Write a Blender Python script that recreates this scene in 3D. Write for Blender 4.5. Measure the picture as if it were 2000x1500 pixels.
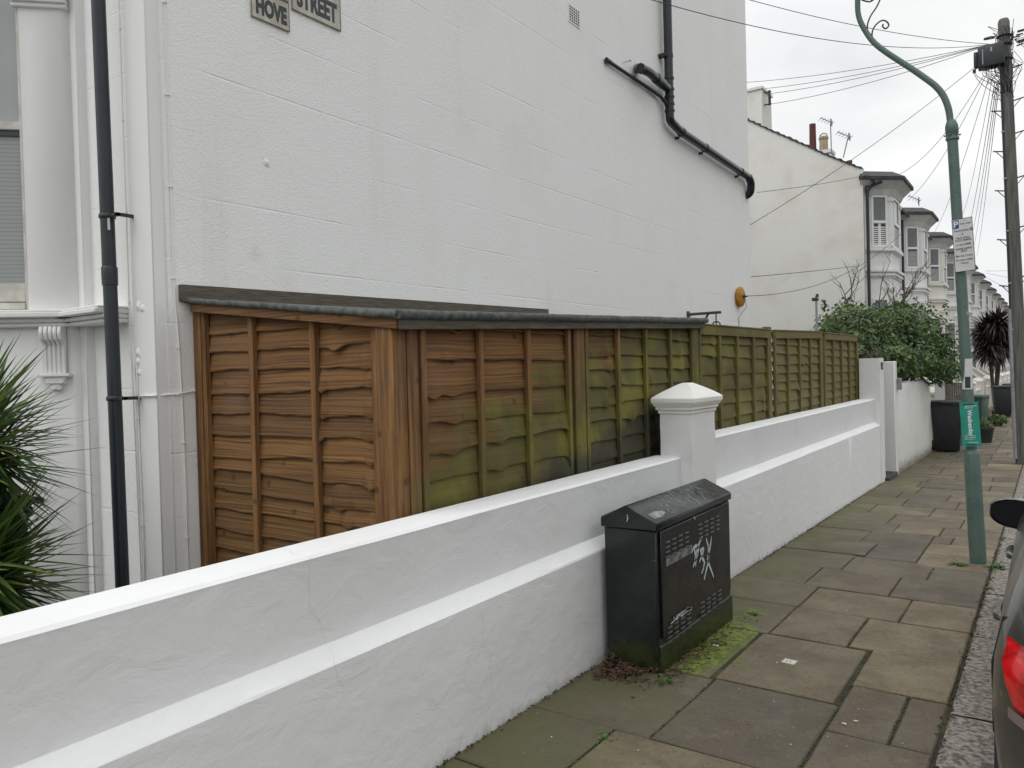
import bpy, bmesh, math, random
from math import sin, cos, tan, pi, radians, atan2, sqrt, exp
from mathutils import Vector, Matrix, noise

for o in list(bpy.data.objects): bpy.data.objects.remove(o)
scene = bpy.context.scene

# ------------------------------------------------------------------ camera
CAM_F, CAM_YAW, CAM_PITCH, CAM_ROLL = 1500.0, radians(35.0), radians(0.9), radians(1.5)
FW = Vector((-sin(CAM_YAW)*cos(CAM_PITCH), cos(CAM_YAW)*cos(CAM_PITCH), -sin(CAM_PITCH)))
_r0 = FW.cross(Vector((0, 0, 1))).normalized(); _u0 = _r0.cross(FW)
RI = _r0*cos(CAM_ROLL) - _u0*sin(CAM_ROLL); UI = _u0*cos(CAM_ROLL) + _r0*sin(CAM_ROLL)
cd = bpy.data.cameras.new('camera'); cam = bpy.data.objects.new('camera', cd)
scene.collection.objects.link(cam); scene.camera = cam
cd.sensor_fit = 'HORIZONTAL'; cd.sensor_width = 36; cd.lens = CAM_F/2000*36
cd.clip_start = 0.05; cd.clip_end = 2000
m = Matrix((RI, UI, -FW)).transposed().to_4x4(); cam.matrix_world = m
scene.render.resolution_x, scene.render.resolution_y = 1024, 768

# survey helpers: where a sight line meets a real plane of the street (metres)
def ray(x, y): return FW + RI*((x-1000)/CAM_F) + UI*((750-y)/CAM_F)
def onX(x, y, c): r = ray(x, y); return r*(c/r.x)
def onY(x, y, c): r = ray(x, y); return r*(c/r.y)
def gz(y): return -1.5 - .0195*min(y, 17) - .006*max(0, y-17)                # the street falls gently away
def onG(x, y): r = ray(x, y); return r*(-1.5/(r.z+.0195*r.y))

# ------------------------------------------------------------------ light
SUN_EL, SUN_AZ = radians(48), radians(205)
world = bpy.data.worlds.new('World'); scene.world = world; world.use_nodes = True
nt = world.node_tree; nt.nodes.clear()
def wn(t, **k):
    n = nt.nodes.new(t)
    for a, b in k.items(): setattr(n, a, b)
    return n
sky = wn('ShaderNodeTexSky', sky_type='NISHITA'); sky.sun_disc = False
sky.sun_elevation = SUN_EL; sky.sun_rotation = SUN_AZ; sky.dust_density = 3
tc = wn('ShaderNodeTexCoord'); mp = wn('ShaderNodeMapping'); mp.inputs['Scale'].default_value = (1.4, 1.4, 4.2)
nz = wn('ShaderNodeTexNoise'); nz.inputs['Scale'].default_value = 1.7; nz.inputs['Detail'].default_value = 6; nz.inputs['Roughness'].default_value = .52
nz.inputs['Distortion'].default_value = .35
rp = wn('ShaderNodeValToRGB'); e = rp.color_ramp.elements
e[0].position = .34; e[0].color = (7.5, 7.7, 7.9, 1); e[1].position = .62; e[1].color = (9.4, 9.45, 9.4, 1)
sx = wn('ShaderNodeSeparateXYZ'); mr = wn('ShaderNodeMapRange')
mr.inputs['From Min'].default_value = .38; mr.inputs['From Max'].default_value = 1; mr.inputs['To Min'].default_value = 1; mr.inputs['To Max'].default_value = 2.1
vm = wn('ShaderNodeVectorMath', operation='SCALE')
mx = wn('ShaderNodeMix', data_type='RGBA'); mx.inputs[0].default_value = .985
bg = wn('ShaderNodeBackground'); bg.inputs['Strength'].default_value = .1; out = wn('ShaderNodeOutputWorld')
L = nt.links.new
L(tc.outputs['Generated'], mp.inputs[0]); L(mp.outputs[0], nz.inputs[0]); L(nz.outputs[0], rp.inputs[0])
L(tc.outputs['Generated'], sx.inputs[0]); L(sx.outputs[2], mr.inputs[0]); L(rp.outputs[0], vm.inputs[0])
mr2 = wn('ShaderNodeMapRange', interpolation_type='SMOOTHSTEP'); mr2.inputs['From Min'].default_value = 0; mr2.inputs['From Max'].default_value = .9; mr2.inputs['To Min'].default_value = 1; mr2.inputs['To Max'].default_value = .82
ml = wn('ShaderNodeMath', operation='MULTIPLY'); L(sx.outputs[0], mr2.inputs[0]); L(mr.outputs[0], ml.inputs[0]); L(mr2.outputs[0], ml.inputs[1]); L(ml.outputs[0], vm.inputs['Scale'])
L(sky.outputs[0], mx.inputs[6]); L(vm.outputs[0], mx.inputs[7]); L(mx.outputs[2], bg.inputs[0]); L(bg.outputs[0], out.inputs[0])
sd = bpy.data.lights.new('sun', 'SUN'); sd.energy = 0.55; sd.angle = radians(35); sd.color = (1, .975, .94)
sun = bpy.data.objects.new('sun', sd); scene.collection.objects.link(sun)
sdir = Vector((sin(SUN_AZ)*cos(SUN_EL), cos(SUN_AZ)*cos(SUN_EL), sin(SUN_EL)))
sun.rotation_euler = sdir.to_track_quat('Z', 'Y').to_euler()
scene.view_settings.view_transform = 'Standard'; scene.view_settings.look = 'None'
scene.view_settings.exposure = 0.1; scene.view_settings.gamma = 1
scene.render.engine = 'CYCLES'

# ------------------------------------------------------------------ materials
MATS = {}
class G:                                         # tiny node-graph helper
    def __init__(s, name):
        s.m = bpy.data.materials.new(name); s.m.use_nodes = True; s.t = s.m.node_tree
        s.b = s.t.nodes['Principled BSDF']; s.out = s.t.nodes['Material Output']; MATS[name] = s.m
    def n(s, t, ins=None, **k):
        n = s.t.nodes.new(t)
        for a, b in k.items(): setattr(n, a, b)
        for a, b in (ins or {}).items(): s.set(n.inputs[a], b)
        return n
    def set(s, sock, v):
        if hasattr(v, 'is_output'): s.t.links.new(v, sock)
        else: sock.default_value = v
    def math(s, op, a, b=0., c=0., clamp=False):
        n = s.n('ShaderNodeMath', operation=op, use_clamp=clamp)
        s.set(n.inputs[0], a); s.set(n.inputs[1], b); s.set(n.inputs[2], c); return n.outputs[0]
    def rng(s, v, a, b, c=0., d=1., smooth=True):
        n = s.n('ShaderNodeMapRange', {0: v, 1: a, 2: b, 3: c, 4: d}, interpolation_type='SMOOTHSTEP' if smooth else 'LINEAR')
        return n.outputs[0]
    def mix(s, f, a, b, bt='MIX'):
        n = s.n('ShaderNodeMix', data_type='RGBA', blend_type=bt)
        s.set(n.inputs[0], f); s.set(n.inputs[6], a if hasattr(a, 'is_output') else (*a, 1)); s.set(n.inputs[7], b if hasattr(b, 'is_output') else (*b, 1))
        return n.outputs[2]
    def noise(s, v, scale, detail=4, rough=.55, dist=0.):
        n = s.n('ShaderNodeTexNoise', {'Scale': scale, 'Detail': detail, 'Roughness': rough, 'Distortion': dist})
        s.t.links.new(v, n.inputs[0]); return n.outputs[0]
    def map(s, v, sc, loc=(0, 0, 0)):
        n = s.n('ShaderNodeMapping'); s.t.links.new(v, n.inputs[0]); n.inputs['Scale'].default_value = sc; n.inputs['Location'].default_value = loc
        return n.outputs[0]
    def pos(s): return s.n('ShaderNodeNewGeometry').outputs['Position']
    def objc(s): return s.n('ShaderNodeTexCoord').outputs['Object']
    def xyz(s, v):
        n = s.n('ShaderNodeSeparateXYZ'); s.t.links.new(v, n.inputs[0]); return n.outputs
    def attr(s, a): return s.n('ShaderNodeAttribute', attribute_name=a).outputs['Fac']
    def bump(s, h, strength, dist=.01, prev=None):
        n = s.n('ShaderNodeBump', {'Strength': strength, 'Distance': dist}); s.t.links.new(h, n.inputs['Height'])
        if prev is not None: s.t.links.new(prev, n.inputs['Normal'])
        return n.outputs[0]
    def fin(s, col, rough=.7, normal=None, metal=0., spec=None, coat=0.):
        s.set(s.b.inputs['Base Color'], col if hasattr(col, 'is_output') else (*col, 1))
        s.set(s.b.inputs['Roughness'], rough); s.b.inputs['Metallic'].default_value = metal
        if normal is not None: s.t.links.new(normal, s.b.inputs['Normal'])
        if spec is not None: s.b.inputs['Specular IOR Level'].default_value = spec
        if coat: s.b.inputs['Coat Weight'].default_value = coat; s.b.inputs['Coat Roughness'].default_value = .06
        return s.m

def simple(name, col, col2=None, scale=8, rough=.6, bs=0, bstr=.3, metal=0., coat=0., spec=None, world=False, streak=(1, 1, 1), tint=0., bd=.01):
    g = G(name); v = g.pos() if world else g.objc()
    v = g.map(v, streak) if streak != (1, 1, 1) else v
    c = col
    if col2: c = g.mix(g.rng(g.noise(v, scale, 5), .35, .65), col, col2)
    if tint:
        t = g.attr('tint'); k = g.math('MULTIPLY_ADD', t, 2*tint, 1-tint)
        cc = g.n('ShaderNodeVectorMath', operation='SCALE'); g.set(cc.inputs[0], c if hasattr(c, 'is_output') else col); g.set(cc.inputs['Scale'], k); c = cc.outputs[0]
    nrm = g.bump(g.noise(v, bs, 6, .6), bstr, bd) if bs else None
    return g.fin(c, rough, nrm, metal, spec, coat)

def paint_wall(name, col, fine=160, fs=.35, coarse=0, cs=0., dirt=(.55, .53, .48), damt=.25, grooves=None, footline=False, fd=.004, streaks=0, cracks=0):
    g = G(name); p = g.pos(); X, Y, Z = g.xyz(p)
    n1 = g.noise(p, 1.3, 5, .6); c = g.mix(g.math('MULTIPLY', g.rng(n1, .45, .75), damt), col, dirt)
    n2 = g.noise(p, 9, 6, .65); c = g.mix(g.math('MULTIPLY', g.rng(n2, .62, .8), damt*.6), c, dirt)
    if streaks:                                  # rain streaks
        c = g.mix(g.math('MULTIPLY', g.math('MULTIPLY', g.rng(g.noise(g.map(p, (2.2, 2.2, .10)), 2.2, 4, .6), .52, .74), g.rng(g.noise(p, .7, 3), .4, .6)), streaks), c, (.50, .49, .45))
        d = g.n('ShaderNodeVectorMath', operation='DISTANCE'); g.set(d.inputs[0], p); d.inputs[1].default_value = (-3.78, 2.83, .72)
        c = g.mix(g.math('MULTIPLY', g.rng(g.math('ADD', d.outputs['Value'], g.math('MULTIPLY', g.noise(p, 22, 4), .12)), .05, .13, 1, 0), .22), c, (.42, .41, .36))
    if footline:                                 # mud splash and algae along the foot of the wall
        hgt = g.math('ADD', Z, g.math('MULTIPLY_ADD', Y, .0195, 1.5))
        f = g.math('MULTIPLY', g.rng(g.math('ADD', hgt, g.math('MULTIPLY', g.noise(g.map(p, (4, 4, 3)), 4, 5), -.16 if footline < .5 else -.34)), -.09 if footline < .5 else -.17, -.03 if footline < .5 else .06, 1, 0), footline)
        c = g.mix(f, c, (.16, .14, .09))
    if cracks:                                   # hairline cracks and small chips in the paint
        w = g.n('ShaderNodeVectorMath', operation='ADD'); g.set(w.inputs[0], p); nv = g.n('ShaderNodeTexNoise', {'Scale': 3., 'Detail': 5}); g.t.links.new(p, nv.inputs[0])
        sv = g.n('ShaderNodeVectorMath', operation='SCALE'); g.set(sv.inputs[0], nv.outputs['Color']); sv.inputs['Scale'].default_value = .35; g.set(w.inputs[1], sv.outputs[0])
        vo = g.n('ShaderNodeTexVoronoi', {'Scale': 1.1}, feature='DISTANCE_TO_EDGE'); g.t.links.new(w.outputs[0], vo.inputs[0])
        ck = g.math('MULTIPLY', g.rng(vo.outputs['Distance'], .0015, .0045, 1, 0), g.rng(g.noise(p, 1.4, 3), .52, .60))
        c = g.mix(g.math('MULTIPLY', ck, cracks), c, (.30, .29, .26))
        c = g.mix(g.math('MULTIPLY', g.rng(g.noise(p, 34, 2, .5), .76, .79), cracks), c, (.34, .32, .28))
    h = g.noise(p, fine, 3, .6); nb = g.bump(h, fs, fd)
    if coarse: nb = g.bump(g.noise(g.map(p, (1, .8, 1.2)), coarse, 4, .55, .6), cs, .012, nb)
    if grooves:
        zz = g.math('ADD', Z, g.math('MULTIPLY', g.noise(p, .8, 2), .02))
        fr = g.math('FRACT', g.math('DIVIDE', g.math('SUBTRACT', zz, grooves[0]), grooves[1]))
        line = g.rng(g.math('ABSOLUTE', g.math('SUBTRACT', fr, .5)), .004, .022, 1, 0)
        brk = g.math('MULTIPLY', g.rng(g.noise(g.map(p, (.6, .6, 2)), 1.7, 3), .40, .58), g.rng(g.noise(p, 3.5, 4), .3, .6, .3, 1))
        lb = g.math('MULTIPLY', line, brk); nb = g.bump(g.math('SUBTRACT', 1., lb), 1.0, .0022, nb); c = g.mix(g.math('MULTIPLY', lb, .05), c, (.5, .5, .48))
    return g.fin(c, .62, nb)

paint_wall('white_render', (.86, .86, .845), fine=85, fs=.62, fd=.006, damt=.10, grooves=(1.5225, .345), coarse=38, cs=.10, streaks=.13, cracks=.06)
paint_wall('white_trim', (.80, .80, .785), fine=120, fs=.35, damt=.12)
paint_wall('garden_wall_paint', (.78, .785, .785), fine=130, fs=.22, coarse=7, cs=.55, damt=.20, footline=.32, fd=.003, cracks=.16)
paint_wall('pier_paint', (.76, .76, .75), fine=110, fs=.5, fd=.005, damt=.2, coarse=9, cs=.2)
paint_wall('cap_paint', (.80, .79, .76), fine=60, fs=.4, damt=.5, dirt=(.5, .47, .40))
paint_wall('far_wall_paint', (.74, .735, .70), fine=60, fs=.4, damt=.35, footline=.9, dirt=(.5, .46, .36))
paint_wall('cream_gable', (.76, .75, .71), fine=40, fs=.5, fd=.01, damt=.5, dirt=(.56, .53, .45))
paint_wall('terrace_white', (.80, .795, .775), fine=40, fs=.2, damt=.35, dirt=(.5, .48, .42))
paint_wall('terrace_cream', (.78, .755, .68), fine=40, fs=.2, damt=.35, dirt=(.5, .45, .34))
simple('soffit_paint', (.70, .69, .665), (.58, .57, .545), 4, .7, world=True)

def wood(name, vertical=False, axis_mode=0):
    g = G(name); p = g.pos(); X, Y, Z = g.xyz(p)
    sc = (34, 34, 1.6) if vertical else (1.0, 1.0, 100)
    w = g.n('ShaderNodeVectorMath', operation='ADD'); g.set(w.inputs[0], g.map(p, sc))
    off = g.n('ShaderNodeCombineXYZ', {0: g.math('MULTIPLY', g.attr('tint'), 37.), 1: g.math('MULTIPLY', g.attr('tint'), 11.), 2: g.math('MULTIPLY', g.noise(g.map(p, (1, 1, 2.2)), 2.6, 2), 2.6 if not vertical else .5)}).outputs[0]
    g.set(w.inputs[1], off); v = w.outputs[0]
    gr = g.noise(v, 1.0, 5, .6, .08); gr2 = g.noise(v, 2.6, 4, .65)
    c = g.mix(g.rng(gr, .28, .72), (.085, .036, .010), (.270, .132, .040))
    c = g.mix(g.math('MULTIPLY', g.rng(gr2, .52, .66), .55), c, (.07, .03, .013))
    kn = g.n('ShaderNodeTexVoronoi', {'Scale': 5.2, 'Randomness': 1.}); g.t.links.new(g.map(p, (1, 1, 1.1)), kn.inputs[0])
    c = g.mix(g.math('MULTIPLY', g.rng(kn.outputs['Distance'], .06, .13, 1, 0), .7), c, (.05, .022, .011))
    t = g.attr('tint'); cc = g.n('ShaderNodeVectorMath', operation='SCALE'); g.set(cc.inputs[0], c); g.set(cc.inputs['Scale'], g.math('MULTIPLY_ADD', t, .5, .72)); c = cc.outputs[0]
    # grey weathering
    c = g.mix(g.math('MULTIPLY', g.rng(g.noise(p, 2.4, 4), .5, .72), .30), c, (.19, .125, .075))
    # green algae: creeps up from the bottom beyond the corner, everywhere on the far panels
    nn = g.math('MULTIPLY', g.math('SUBTRACT', g.noise(g.map(p, (1, 1, 1.6)), 2.6, 5, .6), .5), .9); nn = g.math('ADD', nn, g.math('MULTIPLY', g.math('SUBTRACT', g.noise(g.map(p, (1, 1, .4)), 26, 4, .7), .5), .5))
    lvl = g.rng(Y, 2.5, 5.4, -.36, .50, False)
    a = g.rng(g.math('SUBTRACT', g.math('ADD', lvl, nn), Z), -.16, .22)
    a = g.math('MULTIPLY', a, g.rng(Y, 2.42, 2.60))
    a = g.math('MAXIMUM', a, g.math('MULTIPLY', g.rng(Y, 5.6, 6.0), g.rng(nn, -.24, .10, .42, 1.)))
    yel = g.rng(g.noise(p, 3.4, 4), .42, .66)
    gc = g.mix(yel, (.085, .082, .018), (.150, .150, .016))
    gc = g.mix(g.rng(Y, 5.6, 8.5, 0, .55), gc, (.155, .135, .055))
    c = g.mix(g.math('MULTIPLY', a, .84), c, gc)
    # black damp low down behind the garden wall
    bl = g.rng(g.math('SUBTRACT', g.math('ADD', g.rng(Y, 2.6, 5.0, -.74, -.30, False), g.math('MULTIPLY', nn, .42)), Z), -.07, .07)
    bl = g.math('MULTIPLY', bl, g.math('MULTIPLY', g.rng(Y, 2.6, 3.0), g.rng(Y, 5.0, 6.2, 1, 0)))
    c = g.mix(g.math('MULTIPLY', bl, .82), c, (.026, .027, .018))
    nb = g.bump(gr, .4, .003); nb = g.bump(gr2, .5, .003, nb)
    return g.fin(c, .78, nb)
wood('fence_boards'); wood('fence_posts', True)
simple('roof_felt', (.055, .062, .058), (.115, .12, .11), 30, .9, 220, .8, world=True, bd=.004)
simple('old_board', (.075, .068, .05), (.13, .115, .09), 14, .85, 40, .4, world=True, streak=(.4, .4, 6))
simple('black_plastic', (.016, .019, .024), (.024, .028, .034), 6, .36, 60, .05)
simple('pipe_black', (.012, .016, .022), (.020, .026, .034), 3, .28)
simple('wire_black', (.03, .03, .032), rough=.6)
simple('iron', (.035, .035, .04), (.07, .06, .055), 30, .6, 80, .3)
simple('glass_dark', (.045, .055, .06), rough=.08)
simple('mirror_dark', (.008, .009, .011), rough=.3, spec=.2)
simple('glass_grey', (.14, .16, .165), (.20, .22, .22), 2, .12)
simple('net_curtain', (.42, .44, .435), (.36, .38, .375), 1.2, .45, world=True)
simple('sash_paint', (.66, .645, .60), (.52, .49, .43), 12, .6, 60, .4, world=True)
simple('upvc_white', (.80, .80, .79), rough=.35)
simple('granite', (.12, .105, .09), (.38, .34, .295), 40, .85, 34, 1.0, world=True, bd=.03)
simple('tarmac', (.045, .045, .046), (.075, .073, .07), 60, .9, 180, .7, world=True)
simple('soil', (.05, .045, .028), (.03, .035, .014), 9, .95, 60, .8, world=True)
simple('slate', (.026, .027, .032), (.050, .049, .052), 8, .7, 20, .4, tint=.3)
simple('brick_red', (.17, .06, .045), (.23, .085, .06), 20, .85, 40, .3)
simple('pot_red', (.16, .045, .04), (.11, .035, .035), 14, .8)
simple('pot_cream', (.42, .36, .25), (.30, .25, .18), 9, .8)
simple('metal_grey', (.30, .31, .32), (.22, .23, .24), 8, .45, metal=.6)
simple('galv', (.36, .37, .39), (.28, .29, .31), 6, .5, metal=.4)
simple('sign_white', (.62, .63, .62), (.54, .55, .54), 12, .5)
simple('enamel_white', (.56, .55, .47), (.40, .37, .30), 9, .5, world=True)
simple('enamel_black', (.022, .026, .035), rough=.45)
simple('enamel_red', (.10, .05, .04), rough=.55)
simple('sign_blue', (.015, .045, .22), rough=.4)
simple('sign_green', (.012, .30, .235), (.02, .24, .19), 10, .5)
simple('ink', (.03, .03, .035), rough=.6)
simple('white_ink', (.75, .77, .76), rough=.6)
simple('yellow_disc', (.50, .24, .015), (.36, .16, .02), 25, .6, 40, .2)
simple('dead_leaf', (.10, .055, .03), (.05, .028, .018), 20, .9, tint=.4)
simple('bark', (.07, .055, .042), (.11, .095, .075), 20, .9, 60, .6)
simple('twig', (.12, .09, .075), (.08, .06, .05), 20, .9)
simple('moss_green', (.05, .065, .012), (.028, .034, .010), 20, .9, tint=.4)
simple('grass_green', (.055, .13, .018), (.03, .075, .012), 20, .7, tint=.4)
simple('bin_black', (.012, .014, .017), (.019, .021, .024), 10, .5, 40, .08)
simple('bin_green', (.012, .05, .035), (.02, .062, .042), 10, .5)
simple('rubber', (.015, .015, .016), rough=.85)
simple('timber_grey', (.22, .20, .17), (.13, .115, .095), 10, .85, 40, .4, streak=(6, 6, 1))
simple('stick_wood', (.32, .22, .13), (.22, .15, .09), 10, .8)
simple('litter_white', (.50, .49, .44), rough=.7)
simple('cig', (.75, .74, .70), rough=.7)

def mk_leaf(name, a, b, c3):
    g = G(name); t = g.attr('tint'); r = g.n('ShaderNodeValToRGB', {0: t}); e = r.color_ramp.elements
    e[0].color = (*a, 1); e[0].position = 0; e[1].color = (*c3, 1); e[1].position = 1; k = r.color_ramp.elements.new(.55); k.color = (*b, 1)
    g.fin(r.outputs[0], .38); g.b.inputs['Transmission Weight'].default_value = 0
    tr = g.n('ShaderNodeBsdfTranslucent'); g.set(tr.inputs[0], r.outputs[0]); ms = g.n('ShaderNodeMixShader', {0: .25})
    g.t.links.new(g.b.outputs[0], ms.inputs[1]); g.t.links.new(tr.outputs[0], ms.inputs[2]); g.t.links.new(ms.outputs[0], g.out.inputs[0])
mk_leaf('bush_leaf', (.024, .052, .017), (.080, .150, .032), (.28, .34, .10))
mk_leaf('strap_leaf', (.040, .080, .024), (.10, .175, .045), (.28, .30, .09))
mk_leaf('purple_leaf', (.03, .023, .024), (.055, .042, .040), (.12, .10, .08))

def lamp_paint():
    g = G('lamp_green'); p = g.objc()
    c = g.mix(g.rng(g.noise(p, 5, 5), .4, .65), (.098, .150, .125), (.075, .125, .110))
    c = g.mix(g.math('MULTIPLY', g.rng(g.noise(p, 26, 5), .60, .72), .6), c, (.045, .065, .055))
    c = g.mix(g.math('MULTIPLY', g.rng(g.noise(g.map(p, (1, 1, .4)), 40, 3), .68, .74), .7), c, (.30, .32, .29))
    g.fin(c, .45, g.bump(g.noise(p, 60, 4), .12, .004))
lamp_paint()
def pole_wood():
    g = G('pole_wood'); p = g.objc()
    n = g.noise(g.map(p, (22, 22, 1.2)), 1.5, 5, .6)
    c = g.mix(g.rng(n, .35, .65), (.075, .075, .072), (.15, .145, .13))
    g.fin(c, .85, g.bump(n, .6, .01))
pole_wood()
def cabinet_paint():
    g = G('cabinet_black'); p = g.objc(); w = g.pos(); X, Y, Z = g.xyz(w)
    c = g.mix(g.rng(g.noise(p, 6, 5), .4, .7), (.007, .009, .010), (.014, .017, .018))
    h = g.math('ADD', Z, g.math('MULTIPLY', g.noise(w, 7, 5), -.22))
    grn = g.math('MULTIPLY', g.rng(h, -1.66, -1.48, 1, 0), g.rng(g.noise(w, 14, 4), .3, .6, .3, 1))
    c = g.mix(g.math('MULTIPLY', grn, .85), c, (.035, .05, .010))
    c = g.mix(g.rng(g.noise(g.map(p, (60, 60, 60)), 1.0, 2), .77, .80), c, (.25, .27, .28))
    g.fin(c, g.rng(g.noise(p, 9, 5), .3, .7, .20, .36), g.bump(g.noise(p, 45, 4), .10, .003))
cabinet_paint()
simple('cabinet_scrape', (.30, .31, .31), (.12, .125, .125), 22, .45, metal=.3)
simple('louvre_dark', (.035, .038, .038), (.03, .032, .032), 20, .5)
simple('chalk', (.62, .67, .68), (.42, .46, .47), 40, .8)
simple('scratch', (.30, .33, .33), (.12, .14, .14), 50, .8)

def slab_mat():
    g = G('slab_stone'); p = g.pos(); X, Y, Z = g.xyz(p); t = g.attr('tint')
    r = g.n('ShaderNodeValToRGB', {0: t}); e = r.color_ramp.elements
    e[0].color = (.080, .068, .048, 1); e[0].position = 0; e[1].color = (.27, .22, .13, 1); e[1].position = 1
    for po, co in ((.3, (.112, .092, .062)), (.5, (.142, .114, .070)), (.66, (.190, .155, .092)), (.78, (.170, .122, .084))): k = r.color_ramp.elements.new(po); k.color = (*co, 1)
    c = r.outputs[0]
    n = g.noise(p, 3.2, 6, .62); c = g.mix(g.math('MULTIPLY', g.rng(n, .36, .68), .5), c, (.078, .060, .040))
    c = g.mix(g.math('MULTIPLY', g.rng(g.noise(p, 7.3, 5, .6, .5), .55, .75), .35), c, (.20, .165, .115))
    c = g.mix(g.math('MULTIPLY', g.rng(g.noise(p, 38, 5, .75), .50, .68), .65), c, (.050, .043, .034))
    c = g.mix(g.math('MULTIPLY', g.rng(g.noise(p, 95, 4, .75), .54, .70), .55), c, (.26, .22, .16))
    c = g.mix(g.math('MULTIPLY', g.rng(g.noise(p, 1.7, 4, .7, 1.2), .52, .62), .35), c, (.060, .052, .045))
    # algae on the side next to the wall, moss round the cabinet's foot
    nn = g.math('SUBTRACT', g.noise(p, 2.6, 6, .65), .5)
    f = g.rng(g.math('ADD', X, g.math('MULTIPLY', nn, -1.5)), -2.0, -1.15, 1, 0)
    f = g.math('MULTIPLY', f, g.rng(Y, 9, 16, 1, .4)); c = g.mix(g.math('MULTIPLY', f, .66), c, (.086, .086, .028))
    f2 = g.rng(g.math('ADD', Y, g.math('MULTIPLY', nn, .8)), 2.3, 3.2, 1, 0); c = g.mix(g.math('MULTIPLY', g.math('MULTIPLY', f2, g.rng(X, -1.7, -1.3, 1, .1)), .35), c, (.07, .078, .028))
    dx = g.math('DIVIDE', g.math('ADD', X, 1.60), .23); dy = g.math('DIVIDE', g.math('SUBTRACT', Y, 4.30), .70)
    d = g.math('SQRT', g.math('ADD', g.math('MULTIPLY', dx, dx), g.math('MULTIPLY', dy, dy)))
    ms = g.rng(g.math('ADD', d, g.math('MULTIPLY', nn, -1.9)), .62, 1.0, 1, 0)
    c = g.mix(g.math('MULTIPLY', ms, .84), c, g.mix(g.rng(g.noise(p, 30, 4), .4, .6), (.060, .095, .008), (.17, .205, .010)))
    # pale flecks: lichen and old gum
    v = g.n('ShaderNodeTexVoronoi', {'Scale': 13.}); g.t.links.new(p, v.inputs[0])
    sp = g.rng(g.math('ADD', v.outputs['Distance'], g.math('MULTIPLY', g.noise(p, 60, 2), .06)), .11, .08)
    sel = g.rng(g.xyz(v.outputs['Color'])[0], .66, .68)
    c = g.mix(g.math('MULTIPLY', g.math('MULTIPLY', sp, sel), .5), c, (.26, .25, .20))
    v2 = g.n('ShaderNodeTexVoronoi', {'Scale': 6.}); g.t.links.new(g.map(p, (1, 1, 1), (3, 7, 0)), v2.inputs[0])
    s2 = g.math('MULTIPLY', g.rng(v2.outputs['Distance'], .11, .07), g.rng(g.xyz(v2.outputs['Color'])[1], .80, .82))
    c = g.mix(g.math('MULTIPLY', s2, .6), c, (.045, .038, .032))
    nb = g.bump(g.noise(p, 11, 6, .6), .5, .014); nb = g.bump(g.noise(p, 130, 4, .7), .8, .004, nb)
    g.fin(c, g.rng(n, .3, .7, .62, .85), nb)
slab_mat()
def joint_mat():
    g = G('joint_soil'); p = g.pos()
    c = g.mix(g.rng(g.noise(p, 4, 5), .5, .62), (.030, .026, .018), (.050, .058, .018))
    g.fin(c, .95, g.bump(g.noise(p, 70, 4), .8, .01))
joint_mat()
def car_mat():
    g = G('car_paint'); p = g.objc()
    c = g.mix(g.rng(g.noise(p, 2, 4), .3, .7), (.085, .080, .074), (.105, .10, .093))
    g.fin(c, .34, metal=.55, coat=.6)
car_mat()
g = G('tail_red'); g.fin(g.mix(g.rng(g.noise(g.objc(), 14, 3), .4, .6), (.42, .004, .006), (.75, .01, .012)), .12, coat=1.)
simple('lens_dull', (.20, .15, .14), rough=.2)
g = G('lamp_clear'); g.fin((.55, .55, .54), .12, metal=.3, coat=1.)
def blind_mat():
    g = G('slat_blind'); X, Y, Z = g.xyz(g.pos())
    f = g.math('FRACT', g.math('MULTIPLY', Z, 42.)); n = g.noise(g.map(g.pos(), (1, 1, 30)), 2, 3)
    c = g.mix(g.rng(f, .0, .35), (.20, .22, .21), (.34, .36, .35)); c = g.mix(g.math('MULTIPLY', n, .5), c, (.29, .31, .30))
    g.fin(c, .35)
blind_mat()

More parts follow.
